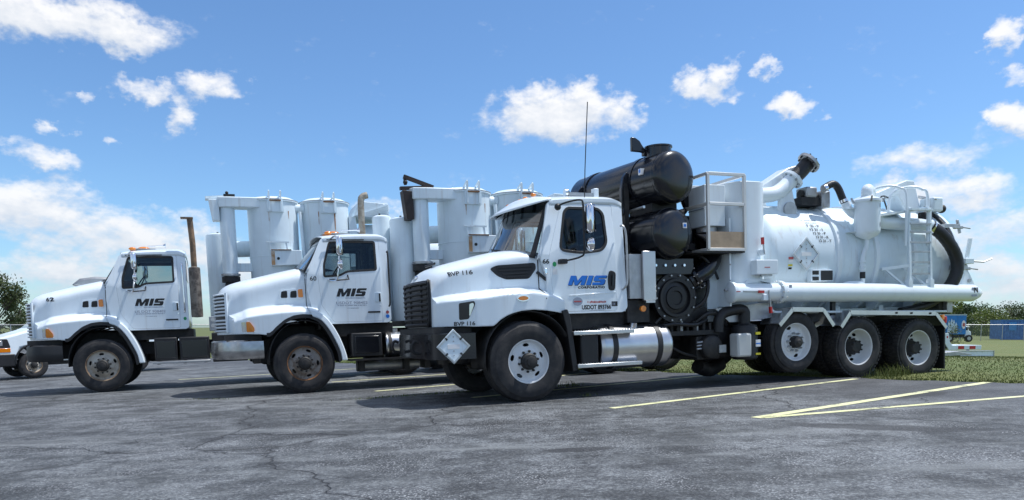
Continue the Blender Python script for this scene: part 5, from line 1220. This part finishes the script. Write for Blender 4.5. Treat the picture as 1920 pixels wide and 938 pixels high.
def paint_mat():
    m = bpy.data.materials.new('worn_yellow_paint'); m.use_nodes = True; t = m.node_tree; b = t.nodes['Principled BSDF']; N = NT(t); vec = N.n('ShaderNodeTexCoord').outputs['Object']
    w = N.m('ADD', N.noise(vec, 3., 5, .7), N.m('MULTIPLY', N.m('SUBTRACT', N.noise(vec, 55, 3, .6), .5), .55))
    N.put(b.inputs['Base Color'], N.mix(N.ss(w, .53, .68, 0, .85), N.mix(N.noise(vec, 1.1, 3), (.66,.65,.30,1), (.70,.70,.48,1)), (.07,.072,.075,1))); b.inputs['Roughness'].default_value = .7
    return m
PAINT = paint_mat()
def line(a, b_, w=.12):
    a, b_ = Vector(a), Vector(b_); d = (b_-a).normalized(); n = Vector((-d.y, d.x))*w/2; L = (b_-a).length; k = max(2, int(L/.25)); q = B(); v = []
    rng = random.Random(int(a.x*100))
    for i in range(k+1):
        p = a.lerp(b_, i/k)
        for s in (-1, 1):
            p2 = p+n*s*(1+rng.uniform(-.08, .08)); P = LOT @ Vector((p2.x, p2.y, 0)); v.append((P.x, P.y, terrain(P.x, P.y)+.004))
    q.add(v, [(2*i, 2*i+1, 2*i+3, 2*i+2) for i in range(k)]); q.build('painted_line', PAINT, lot, recalc=False)
line((1.22,9.09), (5.62,12.04)); line((2.55,7.73), (6.9,10.68), .14); line((2.62,7.72), (6.13,8.80), .11); line((6.14,8.80),(9.2,9.75),.11)
line((-.62,11.16), (3.7,13.95)); line((-2.42,13.05), (1.9,16.0)); line((-3.9,15.95), (.1,18.2)); line((-8.6,19.08), (-5.2,20.9)); line((-5.9,17.4), (-2.4,19.6)); line((-6.6,20.4),(-3.6,22.0))

def grass_mat(name, c1, c2, c3):
    m = bpy.data.materials.new(name); m.use_nodes = True; t = m.node_tree; b = t.nodes['Principled BSDF']; N = NT(t); vec = N.n('ShaderNodeTexCoord').outputs['Object']
    base = N.mix(N.ss(N.noise(vec, .25, 5, .6), .35, .65), (*c1,1), (*c2,1)); base = N.mix(N.ss(N.noise(vec, 2.2, 5, .7), .45, .75, 0, .7), base, (*c3,1))
    base = N.mix(N.ss(N.noise(vec, 30, 3), .3, .7, 0, .25), base, (.06,.075,.02,1))
    N.put(b.inputs['Base Color'], base); b.inputs['Roughness'].default_value = .85
    bp = N.n('ShaderNodeBump'); bp.inputs['Strength'].default_value = .8; bp.inputs['Distance'].default_value = .05; N.put(bp.inputs['Height'], N.noise(vec, 18, 5)); t.links.new(bp.outputs[0], b.inputs['Normal']); return m
GRASS = grass_mat('mown_grass', (.100,.135,.026), (.135,.152,.038), (.18,.17,.066))
b = B(); rings = [0,4,7]+list(np.arange(8,30,1.))+list(np.arange(30,70,3.))+[80,100,130,170,230,320,500,900,1800,3500]; NA = 96; v = [(0,0,terrain(0,0)-.12)]; f = []
for r in rings[1:]:
    for i in range(NA):
        a = 2*math.pi*i/NA; x, y = r*math.sin(a), r*math.cos(a); q = LOT.inverted() @ Vector((x, y, terrain(x, y))); d = (Vector((q.x, q.y))-E0).dot(EN)
        v.append((x, y, terrain(x, y)-(.16 if d > .3 and r < 75 else .025)))
for i in range(NA): f.append((0, 1+(i+1) % NA, 1+i))
for k in range(len(rings)-2):
    for i in range(NA): j = (i+1) % NA; f.append((1+k*NA+i, 1+k*NA+j, 1+(k+1)*NA+j, 1+(k+1)*NA+i))
b.add(v, f); gf = b.build('grass_field', GRASS, None, recalc=True); gf['kind'] = 'structure'

BLADE = grass_mat('grass_blades', (.100,.145,.025), (.135,.160,.037), (.18,.175,.066))
def blades(name, spots, label, hmin=.014, hmax=.034, cat='grass', m=BLADE):
    V = []; Fc = []; rng = random.Random(3)
    for (x, y, k) in spots:
        z = terrain(x, y)-.02; a = rng.uniform(0, 6.28); h = rng.uniform(hmin, hmax)*k; w = .003+.003*k; lean = rng.uniform(.1, .7)*h; c, s_ = math.cos(a), math.sin(a); i = len(V)
        la = rng.uniform(0, 6.28); lx, ly = math.cos(la)*lean, math.sin(la)*lean
        V += [(x-c*w, y-s_*w, z), (x+c*w, y+s_*w, z), (x+lx*.35+c*w*.7, y+ly*.35+s_*w*.7, z+h*.6), (x+lx*.35-c*w*.7, y+ly*.35-s_*w*.7, z+h*.6), (x+lx, y+ly, z+h)]
        Fc += [(i,i+1,i+2,i+3), (i+3,i+2,i+4)]
    q = B(); q.v = V; q.f = Fc; me = bpy.data.meshes.new(name); me.from_pydata(V, [], Fc); me.materials.append(m); o = bpy.data.objects.new(name, me); col.objects.link(o)
    return tag(o, label, cat, kind='stuff')
rng = random.Random(11); sp = []
while len(sp) < 130000:
    d = rng.random()**1.9*26; s_ = rng.uniform(-13, 22+d*.5); p = E0+ED*s_-EN*d; q = LOT @ Vector((p.x, p.y, 0))
    if d < .3 and rng.random() > .6+wob(s_)*3: continue
    sp.append((q.x, q.y, (1.0+.5*(d < .35)+.25*(d > 6))*rng.uniform(.7,1.2)))
blades('grass', sp, 'short mown grass on the field beside the asphalt edge')
def spots_at(cx, cy, n, sx, sy, k, a=0.):
    out = []
    for _ in range(n):
        u, w = rng.gauss(0, sx), rng.gauss(0, sy); p = LOT @ Vector((cx+u*math.cos(a)-w*math.sin(a), cy+u*math.sin(a)+w*math.cos(a), 0)); out.append((p.x, p.y, k*rng.uniform(.5,1.3)))
    return out
blades('tall_grass', spots_at(6.55,12.62,260,.2,.1,1,.375)+spots_at(6.2,12.3,60,.15,.08,.6,.375), 'taller tuft of grass between the rear wheels of the tanker', .08, .22)
blades('crack_weeds', spots_at(-1.95,11.75,260,.35,.03,1,.35)+spots_at(-1.1,12.15,300,.35,.035,1,.35), 'thin weeds growing in the asphalt crack ahead of the tanker front wheel', .02, .06, 'weeds')
blades('crack_weeds', spots_at(-5.45,12.7,160,.22,.03,1,-.2)+spots_at(-5.0,12.55,100,.15,.02,1,-.2), 'thin weeds in the crack in front of truck 62', .015, .045, 'weeds')
blades('crack_weeds', spots_at(2.0,6.9,120,.3,.02,1,-.45), 'faint weeds along the crack in the open asphalt before the stall lines', .01, .03, 'weeds')
blades('crack_weeds', spots_at(1.1,10.8,40,.05,.05,1)+spots_at(1.0,12.7,90,.12,.08,1.4), 'small weed tuft under the step of the tanker', .03, .08, 'weeds')

# ------------------------------------------------------------------ van parked beyond
def van():
    inv = LOT.inverted(); P = px_dir(66, 705); o0 = Vector((0,0,CAM_H)); k = 22.6/P.y; p = inv @ (o0+P*k); p.z = 0
    q = LOT @ Vector((p.x, p.y, 0)); q.z = terrain(q.x, q.y)
    M = Matrix.Translation(q-LOT.to_translation()*0) @ LOT.to_3x3().to_4x4() @ Matrix.Rotation(HEAD+.45, 4, 'Z') @ Matrix.Translation((0,.98,0)) @ Matrix.Diagonal((1.04,1,1.12,1))
    t = thing('cargo_van', 'white van with black front bumper parked behind the truck numbered 62', 'van', M)
    prof = [(-1.02,.62),(-1.04,.95),(-.96,1.12),(-.5,1.24),(.05,1.36),(.20,1.42),(.95,2.05),(1.25,2.13),(4.4,2.13),(4.62,1.9),(4.66,.5),(.62,.45),(.48,.68),(.3,.84),(0,.90),(-.3,.84),(-.48,.68),(-.5,.62)]
    body = B().prism(prof, -.98, .98).warp(lambda x, y, z: (x+.12*(y/.98)**2*(x < -.4), y*(1-.10*max(0, z-1.3)/.8), z)).build('body', WHITE, t, bevel=.06)
    for s in (-1, 1):
        B().prism([(.42,1.46),(.98,1.96),(1.9,1.98),(1.9,1.44)], s*.965, s*.93).warp(lambda x, y, z: (x, y*(1-.10*max(0, z-1.3)/.8), z)).build('side_window', GLASSD, t)
        hl = B().prism(rounded([(-1.03,.86),(-1.0,1.10),(-.62,1.10),(-.55,.86)], .04), s*.99, s*.90).build('headlight_surround', BLACKP, t, bevel=.01)
        B().prism([(-.98,.74),(-.98,.85),(-.56,.85),(-.56,.74)], s*.995, s*.90).build('turn_signal', AMBER, t, bevel=.01)
        B().prism([(-.92,.92),(-.90,1.06),(-.75,1.06),(-.75,.92)], s*1.0, s*.9).build('headlight', LENS, hl, bevel=.01)
        B().box(-1.12,-.46, s*.98-.04 if s > 0 else -1.0, s*.98+.02 if s > 0 else -.94, .36,.70).build('bumper_end', BLACKP, t, bevel=.03)
        for x in (0, 2.9):
            wheel(t, x, s*.98, .37, .535, .30, 'steer', RIMD, s > 0).scale = (.70,.8,.66)
        B().tube([(.46*math.cos(math.pi*u), s*.985, .45+.47*math.sin(math.pi*u)) for u in np.linspace(-.02,1.02,16)], .03, 6).build('arch_trim', BLACKP, t)
    B().box(-1.14,-.98,-1.0,1.0,.36,.70).build('bumper', BLACKP, t, bevel=.04)
    B().grid(lambda u, v: (.22+.74*v-.012, (u*2-1)*(.86-.06*v), 1.435+.62*v), 10, 6).build('windscreen', GLASSW, t, solid=.01)
    B().tube([(.16,-.7,1.43),(.3,-.2,1.5)], .012, 6).build('wiper', BLACKP, t); B().box(.2,4.5,-.8,.8,.35,.6).build('underbody', CHASSIS, t)
van()

# ------------------------------------------------------------------ background
def at(px, D): d = px_dir(px, 613); k = D/d.y; return d.x*k, D
def rot(px): return math.atan2(px-960, F_PX)
LEAF_G = {}
def leaf_mat(name, c):
    m = bpy.data.materials.new(name); m.use_nodes = True; t = m.node_tree; b = t.nodes['Principled BSDF']; N = NT(t); vec = N.n('ShaderNodeTexCoord').outputs['Object']
    base = N.mix(N.ss(N.noise(vec, 1.1, 3), .3, .7), (*[k*.65 for k in c],1), (*[k*1.35 for k in c],1)); N.put(b.inputs['Base Color'], base); b.inputs['Roughness'].default_value = .6
    b.inputs['Transmission Weight'].default_value = 0
    tr = N.n('ShaderNodeBsdfTranslucent'); N.put(tr.inputs[0], base); mx = N.n('ShaderNodeMixShader'); mx.inputs[0].default_value = .3; o = t.nodes['Material Output']
    t.links.new(b.outputs[0], mx.inputs[1]); t.links.new(tr.outputs[0], mx.inputs[2]); t.links.new(mx.outputs[0], o.inputs[0]); return m
LEAVES = [leaf_mat('leaf_dark', (.035,.065,.018)), leaf_mat('leaf_mid', (.060,.095,.022)), leaf_mat('leaf_light', (.115,.15,.030)), leaf_mat('leaf_olive', (.075,.10,.034))]
BARK = mat('bark', (.09,.07,.055), .9, var=.3)
def tree(px, D, h, w, kind, label, group=None, n=2600, leaf=.22, seed=0, low=.12, name='tree', cat='tree'):
    rg = random.Random(seed*31+7); x, y = at(px, D); z = terrain(x, y)
    t = thing(name, label, cat, Matrix.Translation((x, y, z)), group)
    tr = B().tube([(0,0,-.1),(rg.uniform(-.1,.1),0,h*.25),(rg.uniform(-.15,.15),rg.uniform(-.1,.1),h*.6)], .035*h*.5, 8, 3)
    cl_ = []
    for k in range(16):
        a = rg.uniform(0, 6.28); u = rg.uniform(low, 1); rad = w/2*math.sqrt(max(.05, 1-((u-.48)/.56)**2))*rg.uniform(.35,.95)
        c = Vector((math.cos(a)*rad, math.sin(a)*rad, h*u*.9)); cl_.append((c, w*rg.uniform(.13,.24)))
        if k < 8: tr.tube([(0,0,h*min(.5, u*.5)), (c.x*.5, c.y*.5, h*u*.72), tuple(c)], .008*h, 5, 3)
    tr.build('trunk', BARK, t)
    V = []; Fc = []
    for _ in range(n):
        c, r_ = rg.choice(cl_); d = Vector((rg.gauss(0,1), rg.gauss(0,1), rg.gauss(0,.8))); d = d.normalized()*r_*rg.random()**.4; p = c+d
        nx = Vector((rg.gauss(0,1), rg.gauss(0,1), rg.gauss(0,1)+.6)).normalized(); u = nx.orthogonal().normalized(); a = rg.uniform(0, 6.28); u = u*math.cos(a)+nx.cross(u)*math.sin(a); v_ = nx.cross(u); s_ = leaf*rg.uniform(.5,1.1); i = len(V)
        V += [tuple(p-u*s_*.5), tuple(p+v_*s_*.3), tuple(p+u*s_*.5), tuple(p-v_*s_*.3)]; Fc.append((i,i+1,i+2,i+3))
    me = bpy.data.meshes.new('crown'); me.from_pydata(V, [], Fc); me.materials.append(LEAVES[kind]); o = bpy.data.objects.new('crown', me); col.objects.link(o); o.parent = t
    return t
# left: trees behind the fence
tree(-5, 60, 5.9, 5.2, 3, 'tall leafy tree rising behind the fence past the van', None, 5200, .26, 1)
tree(42, 66, 5.0, 4.2, 0, 'lower dark tree beside the tall leafy tree past the van', None, 3600, .26, 2, .05)
tree(-70, 64, 5.2, 5., 0, 'dark broad tree at the end of the fence past the van', None, 2600, .28, 3)
# right: tree belt beyond the far fence
spec = [(1782,92,5.2,3.6,2),(1800,98,4.8,3.2,0),(1768,104,4.4,4.,1)]
labs = ['light green tree behind the blue box truck','dark slim tree just right of the blue box truck roof','mid green tree mostly hidden behind the tanker rear']
for i, (px, D, h, w, k) in enumerate(spec): tree(px, D, h, w, k, labs[i], None, 1900, .3, 10+i)
belt = [(1822,150,6.4,7,0),(1838,140,5.4,6,1),(1850,128,4.4,6.5,2),(1862,150,6.0,7,0),(1872,130,4.2,6,2),(1886,155,6.2,8,0),(1900,150,5.6,7,3),(1912,160,6.6,7,0),(1928,150,6.0,8,0),(1945,150,6.2,8,1),(1810,160,6.0,7,3),(1985,155,6.5,9,0),(1750,160,6,8,0),(1700,165,6,8,0),(1650,165,6.2,8,1)]
kl = ['dark green', 'mid green', 'bright yellow-green', 'olive green']
for i, (px, D, h, w, k) in enumerate(belt):
    where = 'behind the blue container' if px > 1880 else 'between blue box truck and container' if px > 1805 else 'beyond the tanker'
    size = 'taller' if h >= 6 else 'lower'
    tree(px, D, h, w, k, size+' '+kl[k]+' tree in the far belt '+where, 'trees beyond the far fence', 1500, .42, 30+i, .02)
for i, (px, w) in enumerate(((1776,2.0),)): tree(px, 56, 1.9, w, 3, 'small dark shrub growing behind the white trailer', None, 700, .13, 70+i, .02, 'shrub', 'shrub')

WIRE = bpy.data.materials.new('chain_link'); WIRE.use_nodes = True
_t = WIRE.node_tree; _t.nodes.clear(); N = NT(_t); tr_ = N.n('ShaderNodeBsdfTransparent'); df = N.n('ShaderNodeBsdfDiffuse'); df.inputs[0].default_value = (.22,.24,.23,1); mx = N.n('ShaderNodeMixShader'); mx.inputs[0].default_value = .22
_t.links.new(tr_.outputs[0], mx.inputs[1]); _t.links.new(df.outputs[0], mx.inputs[2]); oo = N.n('ShaderNodeOutputMaterial'); _t.links.new(mx.outputs[0], oo.inputs[0])
def fence(pa, Da, pb, Db, h, n, label):
    a = Vector((*at(pa, Da), 0)); c = Vector((*at(pb, Db), 0)); t = thing('chain_link_fence', label, 'fence', Matrix.Translation((a.x, a.y, terrain(a.x, a.y)))); z0 = terrain(a.x, a.y); pts = []
    for i in range(n+1):
        p = a.lerp(c, i/n); z = terrain(p.x, p.y)-z0; q = Vector((p.x-a.x, p.y-a.y, z)); pts.append(q); B().cyl(q-Vector((0,0,.1)), q+Vector((0,0,h+.03)), .035, n=8).build('post', GALV, t)
    B().tube([p+Vector((0,0,h-.02)) for p in pts], .03, 6).build('top_rail', GALV, t)
    B().add([tuple(p+Vector((0,0,.03))) for p in pts]+[tuple(p+Vector((0,0,h-.03))) for p in pts], [(i, i+1, n+2+i, n+1+i) for i in range(n)]).build('wire_mesh', WIRE, t, recalc=False)
fence(1560, 83, 2080, 83, 1.8, 13, 'grey chain-link fence across the far side of the grass field')
fence(-420, 42, 520, 58, 1.72, 18, 'grey chain-link fence in front of the leafy trees past the van')

def container():
    x, y = at(1926, 90); t = thing('shipping_container', 'blue corrugated shipping container behind the far chain-link fence', 'container', Matrix.Translation((x, y, terrain(x, y))) @ Matrix.Rotation(-.05, 4, 'Z'))
    CB = mat('container_blue', (.07,.20,.52), .5, var=.3, c2=(.09,.25,.6)); W, H, Dp = 3.0, 2.4, 2.4
    b = B(); n = 16; pts = []
    for i in range(n):
        x0 = -W+2*W*i/n; d = 2*W/n; pts += [(x0,0),(x0+d*.35,0),(x0+d*.5,.06),(x0+d*.85,.06)]
    pts.append((W,0)); b.add([(a, c, .08) for a, c in pts]+[(a, c, H-.1) for a, c in pts], [(i, i+1, len(pts)+i+1, len(pts)+i) for i in range(len(pts)-1)]); b.build('side_wall', CB, t)
    B().box(-W,W,.07,Dp,.05,H-.02).build('body', CB, t); B().box(-W-.03,W+.03,-.05,Dp,H-.1,H).build('top_rail', CB, t); B().box(-W-.03,W+.03,-.05,.1,0,.1).build('bottom_rail', CB, t)
    for s in (-1, 1): B().box(s*W-.08,s*W+.08,-.06,.1,0,H).build('corner_post', CB, t)
    B().box(-W+.8,-W+1.7,-.08,-.06,1.1,2.1).build('panel_patch', mat('container_patch', (.05,.25,.6), .5), t)
container()
def box_truck():
    D = 74; x, y = at(1793, D); t = thing('box_truck', 'box truck with a bright blue printed body parked by the far fence', 'truck', Matrix.Translation((x, y, terrain(x, y))) @ Matrix.Rotation(.0, 4, 'Z'))
    BB = mat('van_print_blue', (.02,.22,.62), .4, var=.3); WB = mat('print_white', (.55,.68,.8), .5)
    bo = B().box(-.98,.98,0,4.,.78,2.75).build('box_body', BB, t, bevel=.02)
    B().box(-1.0,1.0,-.03,4.,2.68,2.77).build('roof_rail', mat('pale_trim', (.5,.6,.65), .5), t)
    for k, (x0, zt) in enumerate(((-.75,2.2),(-.5,2.35),(-.28,2.25),(-.05,2.0))): B().prism([(x0-.14,.9),(x0+.16,.9),(x0+.1,zt-.2),(x0,zt),(x0-.08,zt-.3)], -.025, -.005).build('printed_figure', WB, bo)
    B().prism([(.72+.2*math.cos(a), 1.75+.42*math.sin(a)) for a in np.linspace(0, 6.28, 18)[:-1]], -.03, -.006).build('printed_oval', WHITEV, bo); B().prism([(.60,1.6),(.84,1.55),(.84,1.9),(.62,1.92)], -.035, -.031).build('printed_mark', REDV, bo)
    B().box(-.9,.9,.1,3.8,.45,.78).build('chassis', CHASSIS, t)
    B().prism([(1.02,.5),(1.02,1.6),(1.25,1.62),(1.42,1.15),(1.62,1.05),(1.68,.5)], .2, 1.9).build('cab', WHITE, t, bevel=.05)
    for xx in (-.55, 1.36):
        w_ = B().cyl((xx,.05,.38),(xx,.3,.38),.36).build('wheel', RUBBER, t); B().cyl((xx,.04,.38),(xx,.06,.38),.18).build('hub', GALV, w_)
    B().box(1.1,1.3,.18,.2,1.2,1.5).build('cab_window', GLASSD, t)
box_truck()
def trailer():
    D = 37; x, y = at(1795, D); t = thing('equipment_trailer', 'white gooseneck equipment trailer with red and white tape on the grass', 'trailer', Matrix.Translation((x, y, terrain(x, y))) @ Matrix.Rotation(.12, 4, 'Z'))
    B().prism([(-1.6,.55),(-1.6,1.06),(-.45,1.06),(-.36,.62),(-.22,.45),(.05,.44),(.05,.22),(-.40,.22),(-.55,.45),(-.62,.55)], 0, 1.9).build('gooseneck', WHITE2, t, bevel=.01)
    dk = B().box(.0,1.35,-.02,1.9,.24,.46).build('deck', WHITE2, t, bevel=.01)
    for x0 in (.08, .70): B().box(x0,x0+.32,-.032,-.021,.27,.42).build('reflective_tape', REDL, dk)
    B().box(-.55,-.48,-.01,0,.82,.92).build('side_lamp', REDL, t); B().box(-1.6,-.45,.05,1.8,.3,.54).build('under_frame', CHASSIS, t)
    for xx in (-1.3, .9): B().box(xx-.05,xx+.05,.3,.4,0,.3).build('stand', CHASSIS, t)
trailer()
def beam():
    D = 33; x, y = at(1817, D); t = thing('steel_beam', 'long grey box-section steel beam lying on the grass', 'beam', Matrix.Translation((x, y, terrain(x, y))) @ Matrix.Rotation(.12, 4, 'Z'))
    B().ring([(-1.6,.02),(1.3,.02),(1.3,.28),(-1.6,.28)], [(-1.55,.05),(1.27,.05),(1.27,.25),(-1.55,.25)], 0, .3).build('flange', GALV, t); B().box(-1.55,1.27,.03,.27,.04,.26).build('web', WHITE2, t)
    x, y = at(1800, D-1); r_ = thing('loading_ramp', 'flat grey loading ramp plate lying on the grass by the steel beam', 'ramp', Matrix.Translation((x, y, terrain(x, y))) @ Matrix.Rotation(.1, 4, 'Z'))
    B().prism([(-1.2,.2),(-.2,.26),(.45,.14),(.45,.10),(-.3,.08),(-1.2,.0)], -.2, .5).build('ramp_plate', GALV, r_, bevel=.01); B().box(-1.1,.0,-.1,.4,-.02,.09).build('ramp_foot', CHASSIS, r_)
beam()
